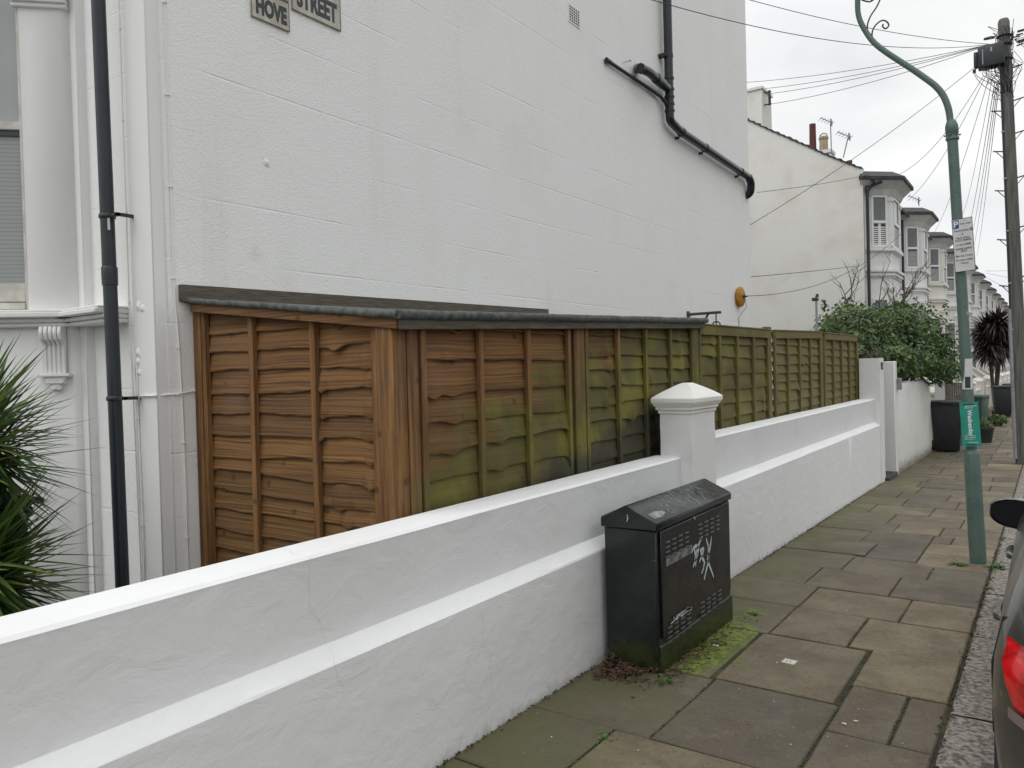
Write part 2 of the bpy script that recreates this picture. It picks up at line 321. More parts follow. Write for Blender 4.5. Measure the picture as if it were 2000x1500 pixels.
# ------------------------------------------------------------------ mesh builder
OFF = {}                                         # world position of each thing's base
def M3(v): return Vector(v)
class MB:
    def __init__(s): s.v = []; s.f = []; s.t = []; s.tint = .5
    def add(s, vs, fs, tint=None):
        n = len(s.v); s.v += [tuple(v) for v in vs]; s.f += [tuple(i+n for i in f) for f in fs]; s.t += [s.tint if tint is None else tint]*len(fs); return s
    def box(s, a, b, rot=0, piv=None):
        x0, y0, z0 = a; x1, y1, z1 = b
        vs = [Vector(p) for p in ((x0,y0,z0),(x1,y0,z0),(x1,y1,z0),(x0,y1,z0),(x0,y0,z1),(x1,y0,z1),(x1,y1,z1),(x0,y1,z1))]
        if rot:
            c = Vector(piv) if piv else (Vector(a)+Vector(b))/2; R = Matrix.Rotation(rot, 3, 'Z'); vs = [R@(p-c)+c for p in vs]
        return s.add(vs, [(0,3,2,1),(4,5,6,7),(0,1,5,4),(1,2,6,5),(2,3,7,6),(3,0,4,7)])
    def hexa(s, vs): return s.add(vs, [(0,3,2,1),(4,5,6,7),(0,1,5,4),(1,2,6,5),(2,3,7,6),(3,0,4,7)])
    def prism(s, poly, z0, z1):                  # poly counter-clockwise xy
        n = len(poly); vs = [(*p, z0) for p in poly]+[(*p, z1) for p in poly]
        return s.add(vs, [tuple(range(n-1, -1, -1)), tuple(range(n, 2*n))]+[(i, (i+1) % n, n+(i+1) % n, n+i) for i in range(n)])
    def frustum(s, p0, z0, p1, z1, cap=True):
        n = len(p0); vs = [(*p, z0) for p in p0]+[(*p, z1) for p in p1]
        fs = [(i, (i+1) % n, n+(i+1) % n, n+i) for i in range(n)]
        if cap: fs += [tuple(range(n-1, -1, -1)), tuple(range(n, 2*n))]
        return s.add(vs, fs)
    def extr(s, prof, axis, a, b):               # prof in the plane across the axis
        n = len(prof)
        def P(q, t): return (q[0], t, q[1]) if axis == 'Y' else ((t, q[0], q[1]) if axis == 'X' else (q[0], q[1], t))
        return s.add([P(q, a) for q in prof]+[P(q, b) for q in prof], [tuple(range(n)), tuple(range(2*n-1, n-1, -1))]+[(i, n+i, n+(i+1) % n, (i+1) % n) for i in range(n)])
    def tube(s, pts, r, n=10, cap=True):
        pts = [Vector(p) for p in pts]; rs = r if isinstance(r, (list, tuple)) else [r]*len(pts)
        vs = []; up = None
        for i, p in enumerate(pts):
            d = (pts[min(i+1, len(pts)-1)]-pts[max(i-1, 0)]).normalized()
            if up is None: up = d.orthogonal().normalized()
            up = (up-d*up.dot(d)).normalized(); sd_ = d.cross(up)
            for k in range(n): a = 2*pi*k/n; vs.append(p+(up*cos(a)+sd_*sin(a))*rs[i])
        fs = [(i*n+k, i*n+(k+1) % n, (i+1)*n+(k+1) % n, (i+1)*n+k) for i in range(len(pts)-1) for k in range(n)]
        if cap: fs += [tuple(range(n-1, -1, -1)), tuple(range((len(pts)-1)*n, len(pts)*n))]
        return s.add(vs, fs)
    def lathe(s, c, prof, n=20, ax=None):        # prof: (radius, height)
        c = Vector(c); ax = Vector(ax or (0, 0, 1)).normalized(); u = ax.orthogonal().normalized(); w = ax.cross(u)
        vs = [c+ax*h+(u*cos(2*pi*k/n)+w*sin(2*pi*k/n))*max(r, 1e-4) for r, h in prof for k in range(n)]
        fs = [(i*n+k, i*n+(k+1) % n, (i+1)*n+(k+1) % n, (i+1)*n+k) for i in range(len(prof)-1) for k in range(n)]
        fs += [tuple(range(n-1, -1, -1)), tuple(range((len(prof)-1)*n, len(prof)*n))]
        return s.add(vs, fs)
    def grid(s, fn, nu, nv, flip=False):
        vs = [fn(i/nu, j/nv) for i in range(nu+1) for j in range(nv+1)]
        q = [(i*(nv+1)+j, (i+1)*(nv+1)+j, (i+1)*(nv+1)+j+1, i*(nv+1)+j+1) for i in range(nu) for j in range(nv)]
        if flip: q = [tuple(reversed(a)) for a in q]
        return s.add(vs, q)
    def ribbon(s, pts, w, nrm, th=.001):         # flat painted stroke with a little body
        nrm = Vector(nrm).normalized(); pts = [Vector(p) for p in pts]; vs = []
        for i, p in enumerate(pts):
            d = (pts[min(i+1, len(pts)-1)]-pts[max(i-1, 0)]).normalized(); sd_ = d.cross(nrm).normalized()
            ww = (w[i] if isinstance(w, (list, tuple)) else w)/2
            vs += [p+sd_*ww, p-sd_*ww, p+sd_*ww+nrm*th, p-sd_*ww+nrm*th]
        fs = []
        for i in range(len(pts)-1):
            a = i*4; fs += [(a+2, a+3, a+7, a+6), (a, a+2, a+6, a+4), (a+3, a+1, a+5, a+7)]
        return s.add(vs, fs)

def link(o, parent=None):
    scene.collection.objects.link(o)
    if parent: o.parent = parent; OFF[o] = OFF[parent]
    return o
def tag(o, label=None, cat=None, group=None, kind=None):
    if label: o['label'] = label
    if cat: o['category'] = cat
    if group: o['group'] = group
    if kind: o['kind'] = kind
    return o
def thing(name, loc, label, cat, group=None):
    o = bpy.data.objects.new(name, None); o.empty_display_size = .2; scene.collection.objects.link(o)
    o.location = loc; OFF[o] = Vector(loc); return tag(o, label, cat, group)
def obj(name, mb, mat, parent=None, bevel=0, smooth=40, fixn=True, seg=1):
    me = bpy.data.meshes.new(name)
    if parent: off = OFF[parent]
    else:
        xs = [v[0] for v in mb.v]; ys = [v[1] for v in mb.v]; zs = [v[2] for v in mb.v]
        off = Vector(((min(xs)+max(xs))/2, (min(ys)+max(ys))/2, min(zs)))
    me.from_pydata([(v[0]-off.x, v[1]-off.y, v[2]-off.z) for v in mb.v], [], mb.f)
    at = me.attributes.new('tint', 'FLOAT', 'FACE'); at.data.foreach_set('value', mb.t)
    if bevel or fixn:
        bm = bmesh.new(); bm.from_mesh(me)
        if fixn: bmesh.ops.recalc_face_normals(bm, faces=bm.faces)
        if bevel:
            es = [e for e in bm.edges if len(e.link_faces) == 2 and e.calc_face_angle(0) > .4]
            bmesh.ops.bevel(bm, geom=es, offset=bevel, segments=seg, affect='EDGES', profile=.5, clamp_overlap=True)
        bm.to_mesh(me); bm.free()
    me.materials.append(MATS[mat])
    if smooth: me.shade_smooth(); me.set_sharp_from_angle(angle=radians(smooth))
    o = bpy.data.objects.new(name, me); link(o, parent)
    if not parent: o.location = off; OFF[o] = off
    return o
def struct(name, mb, mat, kind='structure', **k): return tag(obj(name, mb, mat, **k), kind=kind)
def solo(name, mb, mat, label, cat, group=None, **k): return tag(obj(name, mb, mat, **k), label, cat, group)
def copy_tree(o, parent=None):
    c = o.copy(); scene.collection.objects.link(c)
    if parent: c.parent = parent
    for ch in list(o.children): copy_tree(ch, c)
    return c
def text(name, s, size, mat, parent, origin, right, up, bold=0., sx_=1., align='CENTER', depth=.0012, lsp=1.):
    cu = bpy.data.curves.new(name, 'FONT'); cu.body = s; cu.size = size; cu.offset = bold; cu.extrude = depth/2; cu.align_x = align; cu.resolution_u = 3; cu.space_character = lsp
    to = bpy.data.objects.new(name, cu); scene.collection.objects.link(to)
    dg = bpy.context.evaluated_depsgraph_get(); me = bpy.data.meshes.new_from_object(to.evaluated_get(dg))
    bpy.data.objects.remove(to)
    r = Vector(right).normalized(); u = Vector(up).normalized(); n = r.cross(u)
    off = OFF[parent]
    for v in me.vertices: v.co = Vector(origin)+r*(v.co.x*sx_)+u*v.co.y+n*(v.co.z+depth/2)-off
    me.materials.clear(); me.materials.append(MATS[mat])
    return link(bpy.data.objects.new(name, me), parent)
def nz1(x, seed=0., f=1.): return noise.noise(Vector((x*f, seed*7.31, seed*1.7)))
def nz3(p, f=1.): return noise.noise(Vector(p)*f)

# ================================================================== SETTING
mb = MB()
def gpt(u, v):
    x = -260+520*u; y = -60+620*v; return (x, y, gz(min(y, 60))-.16)
mb.grid(gpt, 2, 40); struct('ground', mb, 'soil', smooth=0)
mb = MB(); mb.grid(lambda u, v: (-.10+6.4*u, -20+220*v, gz(-20+220*v)-.105+.03*sin(pi*u)), 6, 60); struct('road', mb, 'tarmac')
# opposite pavement, beyond the road
mb = MB(); mb.grid(lambda u, v: (6.3+2.0*u, -20+220*v, gz(-20+220*v)-.0), 1, 60); struct('far_pavement', mb, 'joint_soil')

# pavement: one bed of soil with stone slabs laid on it
rnd = random.Random(11)
mb = MB(); mb.grid(lambda u, v: (-2.2+1.83*u, -6+150*v, gz(-6+150*v)-.008), 1, 60); struct('pavement_bed', mb, 'joint_soil')
slabs = [(-2.0,-1.56,2.36,2.94,.15),(-1.56,-.81,2.2,2.94,.55),(-.81,-.385,2.72,3.43,.35),(-.81,-.385,2.0,2.72,.5),
 (-2.0,-1.40,2.94,3.72,.25),(-1.40,-.81,2.94,3.72,.10),(-.81,-.56,3.43,4.0,.35),(-.56,-.385,3.43,4.0,.28),
 (-2.0,-1.43,3.72,4.56,.4),(-1.43,-.82,3.72,4.56,.52),(-.82,-.385,4.0,4.575,.66),
 (-2.0,-1.385,4.56,5.2,.35),(-1.385,-.95,4.56,5.19,.5),(-.95,-.385,4.575,5.19,.62),
 (-2.0,-1.385,5.2,5.82,.4),(-1.385,-.78,5.19,5.77,.55),(-.78,-.385,5.19,5.77,.64),
 (-2.0,-1.5,5.82,6.4,.3),(-1.5,-.93,5.77,6.4,.38),(-.93,-.385,5.77,6.38,.3),
 (-2.0,-1.37,6.4,7.0,.3),(-1.37,-.77,6.4,6.95,.36),(-.77,-.385,6.38,6.85,.3),
 (-2.0,-1.3,7.0,7.6,.3),(-1.3,-.91,6.95,7.55,.15),(-.91,-.385,6.85,7.35,.86),
 (-2.0,-1.45,7.6,8.2,.3),(-1.45,-.75,7.55,8.2,.2),(-.91,-.385,7.35,7.85,.9),(-.75,-.385,7.85,8.35,.8)]
slabs = [s for s in slabs if s != (-1.45,-.75,7.55,8.2,.2)]+[(-1.45,-.91,7.55,8.2,.2),(-.91,-.75,7.85,8.2,.3)]
y = 2.2
while y > -5:
    d = rnd.uniform(.55, .7); xs = [-2.0, rnd.uniform(-1.6, -1.35), rnd.uniform(-1.05, -.8), -.385]
    if y > 2: xs = xs[:]; y0 = y
    for a, b in zip(xs, xs[1:]): slabs.append((a, b, y-d, y, rnd.uniform(.1, .7)))
    y -= d
slabs.append((-2.0,-1.56,2.2,2.36,.2)); y = 8.2
first = True
while y < 140:
    d = rnd.uniform(.48, .66) if y < 60 else 1.5
    n = rnd.choice([2, 3, 3]); xs = [-2.0]+sorted(rnd.uniform(-1.75, -.62) for _ in range(n-1))+[-.385]
    if n == 3 and xs[2]-xs[1] < .3: xs = [-2.0, -1.45, -.9, -.385]
    for a, b in zip(xs, xs[1:]):
        y0 = y
        if first and a > -.8: y0 = 8.35
        slabs.append((a, b, y, y+d, min(1, max(0, rnd.gauss(.42, .24)))))
    y += d; first = False
mb = MB()
for (x0, x1, y0, y1, t) in slabs:
    if x1-x0 < .02 or y1-y0 < .02: continue
    g_ = .0065 if (x0, y0) != (-1.43, 3.72) else .022
    j = lambda: rnd.uniform(-.004, .004)
    h = rnd.uniform(-.003, .005); tx = rnd.uniform(-.004, .004); ty = rnd.uniform(-.004, .004)
    xe = x1-g_-(0 if x1 < -.4 else .01)
    nx = max(2, int((x1-x0)/.12)) if y0 < 9 else 1; ny = max(2, int((y1-y0)/.12)) if y0 < 9 else 1
    ring = []                                    # wavering outline
    def P(u, v, ins, dz):
        X = x0+g_+ins+(xe-x0-g_-2*ins)*u; Y = y0+g_+ins+(y1-y0-2*g_-2*ins)*v
        w = .004 if y0 < 9 else 0
        X += w*nz3((X*9, Y*9, t*10)); Y += w*nz3((X*9+5, Y*9, t*10))
        return (X, Y, gz(Y)+h+tx*(u-.5)+ty*(v-.5)+dz)
    per = [(i/nx, 0) for i in range(nx)]+[(1, i/ny) for i in range(ny)]+[(1-i/nx, 1) for i in range(nx)]+[(0, 1-i/ny) for i in range(ny)]
    n = len(per); vs = [P(u, v, 0, -.03) for u, v in per]+[P(u, v, 0, -.005) for u, v in per]+[P(u, v, .007, 0) for u, v in per]
    fs = [(i, (i+1) % n, n+(i+1) % n, n+i) for i in range(n)]+[(n+i, n+(i+1) % n, 2*n+(i+1) % n, 2*n+i) for i in range(n)]+[tuple(range(2*n, 3*n))]
    mb.add(vs, fs, t)
struct('pavement', mb, 'slab_stone', smooth=0, fixn=False)
mb = MB(); ks = [(2.62, 3.88), (3.88, 5.14), (5.14, 6.2), (6.2, 7.28)]
y = 2.62
while y > -6: d = rnd.uniform(.95, 1.25); ks.append((y-d, y)); y -= d
y = 7.28
while y < 140: d = rnd.uniform(.95, 1.25); ks.append((y, y+d)); y += d
for (a, b) in ks:
    xr = -.392; n = 14 if a < 9 else 2
    def KP(u, v, a=a, b=b):
        Y = a+.008+(b-a-.016)*u
        prof = [(xr, -.05), (xr+.003, -.012), (xr+.02, 0), (xr+.10, .003), (xr+.19, .002), (xr+.27, 0), (xr+.29, -.018), (xr+.292, -.16)]
        q = prof[int(round(v*7))]; w = .008*nz3((q[0]*14, Y*9, q[1]*9)) if a < 9 else 0
        return (q[0]+w*.7, Y, gz(Y)+q[1]+w)
    mb.grid(KP, n, 7, flip=False)
struct('kerb', mb, 'granite', smooth=50)
mb = MB(); mb.grid(lambda u, v: (-9+6.8*u, -8+26*v, gz(-8+26*v)+.02+.02*nz3((u*9, v*30, 0))), 14, 30); struct('garden_ground', mb, 'soil')

# ================================================================== GARDEN WALL
WX = -2.0; UX = -2.06
def wavy_wall(mb, prof, y0, y1, step=.07, amp=.0035, endcaps=True):
    n = int((y1-y0)/step)+1; P = len(prof)
    vs = []
    for i in range(n+1):
        Y = y0+(y1-y0)*i/n
        for k, (x, z) in enumerate(prof):
            zz = z if z is not None else gz(Y)-.06
            a = amp*.7*(nz3((k*.35, Y*1.1, 1))+.35*nz3((k*.4, Y*4, 4)))
            vs.append((x+a, Y, zz+a*1.2))
    fs = [(i*P+k, (i+1)*P+k, (i+1)*P+(k+1) % P, i*P+(k+1) % P) for i in range(n) for k in range(P)]
    fs += [tuple(range(P)), tuple(range(n*P+P-1, n*P-1, -1))]
    mb.add(vs, fs)
gw = thing('garden_wall', (-2.1, 5, gz(5)), 'long low white rendered garden wall with sloping ledge and square pier', 'wall')
def wprof(top, led):
    return [(WX+.004, None), (WX+.002, -1.3), (WX, led-.004), (WX-.006, led+.004), (UX-.002, led+.042), (UX-.008, led+.050), (UX-.006, top-.03), (UX-.003, top-.014), (UX-.016, top-.003), (UX-.10, top+.004), (UX-.185, top+.001), (UX-.20, top-.015), (UX-.20, None)]
mb = MB(); wavy_wall(mb, wprof(-.604, -.976), -3.5, 4.93); obj('wall_section', mb, 'garden_wall_paint', gw, smooth=24)
mb = MB(); wavy_wall(mb, wprof(-.522, -.90), 5.37, 12.01); obj('wall_section', mb, 'garden_wall_paint', gw, smooth=24)
# pier
mb = MB(); px0, px1, py0, py1 = -2.208, -1.985, 4.925, 5.375
def pier(u0, u1, v0, v1, z0, z1, amp=.004):
    def side(a, b): return lambda u, v: (a[0]+(b[0]-a[0])*u+amp*nz3((u*3, v*9, a[0])), a[1]+(b[1]-a[1])*u+amp*nz3((u*3+4, v*9, a[1])), z0+(z1-z0)*v)
    c = [(u0, v0), (u1, v0), (u1, v1), (u0, v1)]
    for i in range(4): mb.grid(side(c[i], c[(i+1) % 4]), 4, 14)
pier(px0, px1, py0, py1, gz(5.1)-.08, -.30)
pr = obj('pier', mb, 'pier_paint', gw, smooth=50, fixn=True)
mb = MB()
def ringp(o):
    o *= .78
    return [(px0-o, py0-o), (px1+o, py0-o), (px1+o, py1+o), (px0-o, py1+o)]
lay = [(.0, -.315), (.012, -.312), (.012, -.296), (.028, -.285), (.028, -.268), (.036, -.266), (.05, -.246), (.05, -.240), (.058, -.238), (.060, -.212), (.054, -.205)]
for (o0, z0), (o1, z1) in zip(lay, lay[1:]): mb.frustum(ringp(o0), z0, ringp(o1), z1, cap=False)
base = ringp(.054); cx_, cy_ = (px0+px1)/2, (py0+py1)/2
def capf(side):
    a, b = base[side], base[(side+1) % 4]
    def f(u, v):
        x = a[0]+(b[0]-a[0])*u; y = a[1]+(b[1]-a[1])*u; k = v*.86
        r = 1-k; h = .112*(k**.9)*(1.06-.06*k)
        if v > .88: h = .112*.82+(v-.88)*.04
        return (cx_+(x-cx_)*r, cy_+(y-cy_)*r, -.205+h)
    return f
for i in range(4): mb.grid(capf(i), 6, 8)
k = .14; mb.add([(cx_+(p[0]-cx_)*k, cy_+(p[1]-cy_)*k, -.205+.112*.82+.12*.04) for p in base], [(0, 1, 2, 3)])
obj('pier_cap', mb, 'cap_paint', pr, smooth=35)
# tall end pier by the gateway
mb = MB(); Yp0, Yp1 = 12.0, 12.34
n = 14
def EP(x0, x1, y0, y1, z1, amp=.006):
    def side(a, b): return lambda u, v: (a[0]+(b[0]-a[0])*u+amp*nz3((u*3, v*9, a[1])), a[1]+(b[1]-a[1])*u+amp*nz3((u*3+4, v*9, 2)), (gz(a[1])-.08)*(1-v)+z1*v)
    c = [(x0, y0), (x1, y0), (x1, y1), (x0, y1)]
    for i in range(4): mb.grid(side(c[i], c[(i+1) % 4]), 6, 12)
    mb.add([(x0, y0, z1-.001), (x1, y0, z1-.001), (x1, y1, z1-.001), (x0, y1, z1-.001)], [(0, 1, 2, 3)])
EP(-2.26, -1.99, Yp0, Yp1, .062)
ep = obj('end_pier', mb, 'pier_paint', gw, smooth=50)
mb = MB(); q = onX(1724, 712, -1.985); mb.box((-1.989, 12.10, -.10), (-1.98, 12.25, .0)); npl = obj('number_plate', mb, 'slate', ep)
text('lettering', '2', .075, 'sign_white', npl, (-1.9795, 12.175, -.075), (0, 1, 0), (0, 0, 1), .002)

# ================================================================== CORNER HOUSE
hs = thing('corner_house', (-7, 7, gz(7)), 'large white rendered corner house whose long flank rises behind the wooden lean-to', 'house')
FX = -3.78
mb = MB(); HB = -1.8
mb.box((-11, 2.27, HB), (FX, 11.95, 8.2)); obj('wall', mb, 'white_render', hs, bevel=.008)
mb = MB(); mb.box((-4.0, 2.205, HB), (-3.79, 2.30, 8.2)); obj('corner_pilaster', mb, 'white_trim', hs, bevel=.006)
# canted bay: section of the wall seen in plan
s_ = .163
bayp = [(-4.605, 2.30), (-4.605, 2.18), (-4.605-s_, 2.18-s_)]
mb = MB()
# lower storey and pilaster beside the window
mb.prism([(-4.605, 2.30), (-6.9, 2.30), (-6.9, 1.2), (-5.65, 1.2), (-4.605, 2.18)], HB, .34)
mb.prism([(-4.605, 2.30), (-4.815, 2.30), (-4.885, 2.10), (-4.605-s_, 2.18-s_), (-4.605, 2.18)], .34, 8.2)
mb.prism([(-6.9, 2.30), (-6.9, 1.2), (-5.65, 1.2), (-5.55, 1.30), (-5.65, 1.45), (-6.7, 2.30)], .34, 8.2)
mb.prism([(-4.765, 2.02), (-4.885, 2.10), (-5.65, 1.45), (-5.55, 1.30)], 2.4, 8.2)
mb.prism([(-4.610, 2.30), (-4.610, 2.22), (-4.535, 2.22), (-4.535, 2.30)], HB, 8.2)
obj('bay_wall', mb, 'white_trim', hs, bevel=.006)
# plinth set-off under the sill
d45 = Vector((-.7071, -.7071, 0)); n45 = Vector((.7071, -.7071, 0))
A0 = Vector((-4.605, 2.18, 0))
def cant(s, o, z): p = A0+d45*s+n45*o; return (p.x, p.y, z)
def cbox(mb, s0, s1, o0, o1, z0, z1): mb.hexa([cant(s0, o0, z0), cant(s0, o1, z0), cant(s1, o1, z0), cant(s1, o0, z0), cant(s0, o0, z1), cant(s0, o1, z1), cant(s1, o1, z1), cant(s1, o0, z1)])
mb = MB()
for (o, z0, z1) in ((.035, .325, .35), (.055, .35, .375), (.10, .375, .405), (.085, .405, .42)):
    cbox(mb, -.02-o*.4, 1.4, -.02, o, z0, z1)
    mb.box((-4.63, 2.185-o, z0), (-4.16, 2.29, z1-.001))
obj('sill', mb, 'white_trim', hs, bevel=.006)
mb = MB()
for (o, z0, z1) in ((.02, 2.14, 2.165), (.035, 2.165, 2.19), (.05, 2.19, 2.26)): cbox(mb, -.03, s_*1.4+.03, -.02, o, z0, z1)
obj('capital', mb, 'white_trim', hs, bevel=.004)
# window
wi = MB(); s0 = .232
cbox(wi, s0, s0+.022, -.09, -.03, .43, 2.3); cbox(wi, s0+.022, 1.3, -.085, -.04, 1.46, 1.505); cbox(wi, s0+.022, 1.3, -.075, -.02, .43, .47); cbox(wi, s0+.022, 1.3, -.085, -.035, .475, .58)
wo = obj('window', wi, 'sash_paint', hs, bevel=.003)
mb = MB(); cbox(mb, s0+.02, 1.3, -.080, -.070, 1.50, 2.4); obj('pane', mb, 'net_curtain', wo)
mb = MB(); cbox(mb, s0+.02, 1.3, -.082, -.072, .575, 1.45); obj('blind', mb, 'slat_blind', wo)
mb = MB(); cbox(mb, s0+.02, 1.3, -.084, -.058, 1.43, 1.462); obj('gap', mb, 'glass_dark', wo)
# corbel: fluted scroll bracket
mb = MB(); sc = .088
for k in range(5):
    s1 = sc-.060+.024*k*1.0
    prof = [(0, .325), (.085, .325), (.095, .29), (.085, .25), (.055, .235), (.04, .215), (.035, .06), (0, .06)]
    pf = [(cant(s1+.002, o, z), cant(s1+.021, o, z)) for o, z in prof]; n = len(pf)
    mb.add([p[0] for p in pf]+[p[1] for p in pf], [tuple(range(n)), tuple(range(2*n-1, n-1, -1))]+[(i, n+i, n+(i+1) % n, (i+1) % n) for i in range(n)])
cbox(mb, sc-.058, sc+.062, 0, .03, .06, .325); cbox(mb, sc-.085, sc+.085, 0, .06, .04, .06)
cbox(mb, sc-.05, sc+.05, 0, .045, .0, .04); cbox(mb, sc-.028, sc+.028, 0, .035, -.035, 0)
obj('corbel', mb, 'white_trim', hs, bevel=.004)
# air brick high on the flank
a = onX(1110, 12, FX); b = onX(1131, 50, FX)
mb = MB(); ya, yb, za, zb = a.y+.005, b.y, b.z-.02, a.z+.02
mb.box((FX-.002, ya-.012, za-.012), (FX+.006, yb+.012, zb+.012)); av = obj('air_vent', mb, 'white_trim', hs)
mb = MB()
for i in range(5):
    for j in range(6):
        y0 = ya+(yb-ya)*(i+.15)/5; z0 = za+(zb-za)*(j+.18)/6
        mb.box((FX+.002, y0, z0), (FX+.0075, y0+(yb-ya)/5*.62, z0+(zb-za)/6*.58))
obj('hole', mb, 'ink', av)
rn = random.Random(6)
for (x, z, r_) in ((-3.96, .155, .018), (-3.965, .11, .014), (-3.94, .40, .02), (-3.90, .385, .014), (-3.955, .05, .012)): mb = MB(); mb.grid(lambda u, v: (x+r_*(u-.5)*2.4, 2.205-.010*sin(pi*u)*sin(pi*v)*(1+nz3((u*4, v*4, x*9))), z+r_*(v-.5)*3), 6, 6); obj('plaster_patch', mb, 'white_trim', hs, smooth=70, fixn=False)
q = onX(520, 318, FX); mb = MB(); mb.grid(lambda u, v: (FX+.010*sin(pi*u)*sin(pi*v)*(1+nz3((u*4, v*4, 2))), q.y+.04*(u-.5), q.z+.045*(v-.5)), 6, 6)
obj('plaster_patch', mb, 'white_trim', hs, smooth=70, fixn=False)
# cables painted over, pinned to the corner
mb = MB(); rnd = random.Random(3)
def wcable(pts, r=.0035):
    P = []
    for (p, q) in zip(pts, pts[1:]):
        p = Vector(p); q = Vector(q); n = max(2, int((q-p).length/.12))
        for i in range(n): c = p.lerp(q, i/n); P.append(c+Vector((0, 0, 0))+Vector((.002*nz1(c.z, 1, 6), .003*nz1(c.z, 2, 5), .002*nz1(c.y, 3, 5))))
    P.append(Vector(pts[-1])); mb.tube(P, r, 6)
    for c in P[2::4]: mb.lathe(c, [(r*2, -.004), (r*2, .004)], 6)
wcable([(FX+.005, 2.31, 8), (FX+.005, 2.31, .42), (FX+.006, 2.32, .3), (FX+.006, 2.335, -.2), (FX+.006, 2.34, -1.6)], .006)
wcable([(-4.02, 2.2, 2.6), (-4.02, 2.2, .3), (-4.01, 2.2, -.2), (-3.99, 2.198, -.9), (-3.99, 2.198, -1.4)])
wcable([(-4.0, 2.197, .18), (-3.98, 2.197, -.05), (-3.985, 2.197, -.5), (-3.965, 2.197, -1.0), (-3.98, 2.197, -1.5)], .0045)
wcable([(-3.965, 2.196, .12), (-3.965, 2.196, -.35), (-3.955, 2.196, -.9), (-3.99, 2.196, -1.5)])
wcable([(-3.98, 2.194, -.26), (-3.97, 2.193, -.11), (-3.93, 2.193, -.075), (-3.80, 2.198, -.075), (-3.785, 2.25, -.072), (FX+.008, 2.31, -.07), (FX+.008, 2.42, -.055)], .0055)
obj('cable', mb, 'white_trim', hs, smooth=60)
mb = MB(); mb.lathe((FX+.02, 2.425, -.055), [(.007, -.01), (.007, .02)], 8, (1, 0, 0)); obj('cable_end', mb, 'metal_grey', hs)
# roof, out of the picture
mb = MB(); mb.add([(-11.2, 2.0, 8.2), (-3.5, 2.0, 8.2), (-3.5, 12.2, 8.2), (-11.2, 12.2, 8.2), (-7.4, 5, 10.6), (-7.4, 9, 10.6)], [(0, 3, 2, 1), (0, 1, 4), (1, 2, 5, 4), (2, 3, 5), (3, 0, 4, 5)])
obj('roof', mb, 'slate', hs, smooth=0)

# tall downpipe in the corner
dp = thing('drainpipe', (-4.06, 2.12, gz(2)), 'tall black plastic drainpipe running down the corner beside the bay window', 'drainpipe')
mb = MB(); PX, PY = -4.058, 2.12; px_ = lambda z: -4.062-.0134*(z-.856)
mb.tube([(px_(5.5), PY, 5.5), (px_(.605), PY, .605)], .035, 20); mb.tube([(px_(.6), PY, .60), (px_(-1.5), PY, -1.5)], .035, 20); obj('pipe', mb, 'pipe_black', dp, smooth=60)
mb = MB(); mb.lathe((PX, PY, .56), [(.036, -.05), (.039, -.048), (.040, .0), (.040, .045), (.037, .05)], 20); obj('collar', mb, 'pipe_black', dp)
for z in (.875, -.085):
    PX = px_(z)
    mb = MB(); mb.lathe((PX, PY, z), [(.037, -.012), (.0415, -.011), (.0415, .011), (.037, .012)], 20); mb.box((PX+.03, PY-.01, z-.009), (PX+.105, PY+.015, z+.009)); mb.box((PX+.09, PY-.01, z-.009), (PX+.105, 2.21, z+.009)); obj('bracket', mb, 'black_plastic', dp, bevel=.002)
PX = px_(.83)
mb = MB()
mb.grid(lambda u, v: (PX+.0357*cos(-.5+.35*u), PY+.0357*sin(-.5+.35*u), .80+.065*v), 3, 1); obj('label_sticker', mb, 'sign_white', dp, fixn=False)

# soil pipe on the flank
sp = thing('soil_pipe', (FX+.08, 8.8, 2.5), 'black soil pipe with elbow and slanting branch high on the white flank', 'drainpipe')
PXs = FX+.085
def fl(x, y, c=PXs): return onX(x, y, c)
def bend(pts, k=6):                               # rounded path
    P = [Vector(p) for p in pts]; out = [P[0]]
    for a, b, c in zip(P, P[1:], P[2:]):
        r = min((b-a).length, (c-b).length)*.4; s1 = b+(a-b).normalized()*r; e1 = b+(c-b).normalized()*r
        out += [s1*(1-t)**2+b*2*t*(1-t)+e1*t*t for t in [i/k for i in range(k+1)]]
    return out+[P[-1]]
top = fl(1300, -150); j1 = fl(1307, 175); j2 = fl(1309, 232); j3 = fl(1328, 256); j4 = fl(1462, 346)
mb = MB(); R_ = .052
mb.tube([Vector((PXs, j1.y, 6.5)), Vector((PXs, j1.y, j1.z)), Vector((PXs, j1.y, j2.z+.05))], R_, 18)
obj('stack', mb, 'pipe_black', sp, smooth=60)
mb = MB(); endp = j4+Vector((0, .12, -.06))
mb.tube(bend([Vector((PXs, j1.y, j2.z+.10)), Vector((PXs, j1.y, j2.z-.02)), j3, j4]), R_*.98, 18)
mb.tube(bend([j4, endp, Vector((PXs-.02, endp.y+.03, endp.z-.16)), Vector((PXs-.20, endp.y+.04, endp.z-.20))]), R_*1.12, 18)
obj('slanting_run', mb, 'pipe_black', sp, smooth=60)
b0 = fl(1243, 136, FX+.0); b1 = fl(1262, 138, FX+.14)
mb = MB(); e0 = fl(1243, 133, FX-.02); e1 = fl(1252, 134, FX+.13); e2 = fl(1268, 141, PXs+.06); e3 = fl(1303, 172, PXs)
mb.tube(bend([e0, e1, e2, e3]), .050, 18); mb.lathe(e1, [(.056, -.02), (.056, .02)], 16, e2-e1)
mid = e2.lerp(e3, .5); mb.tube([mid+(e2-mid)*.3, mid-(e2-mid)*.5], .058, 16)
obj('branch', mb, 'pipe_black', sp, smooth=60)
mb = MB()
w0 = fl(1186, 118, FX+.03); w1 = fl(1290, 188, FX+.05)
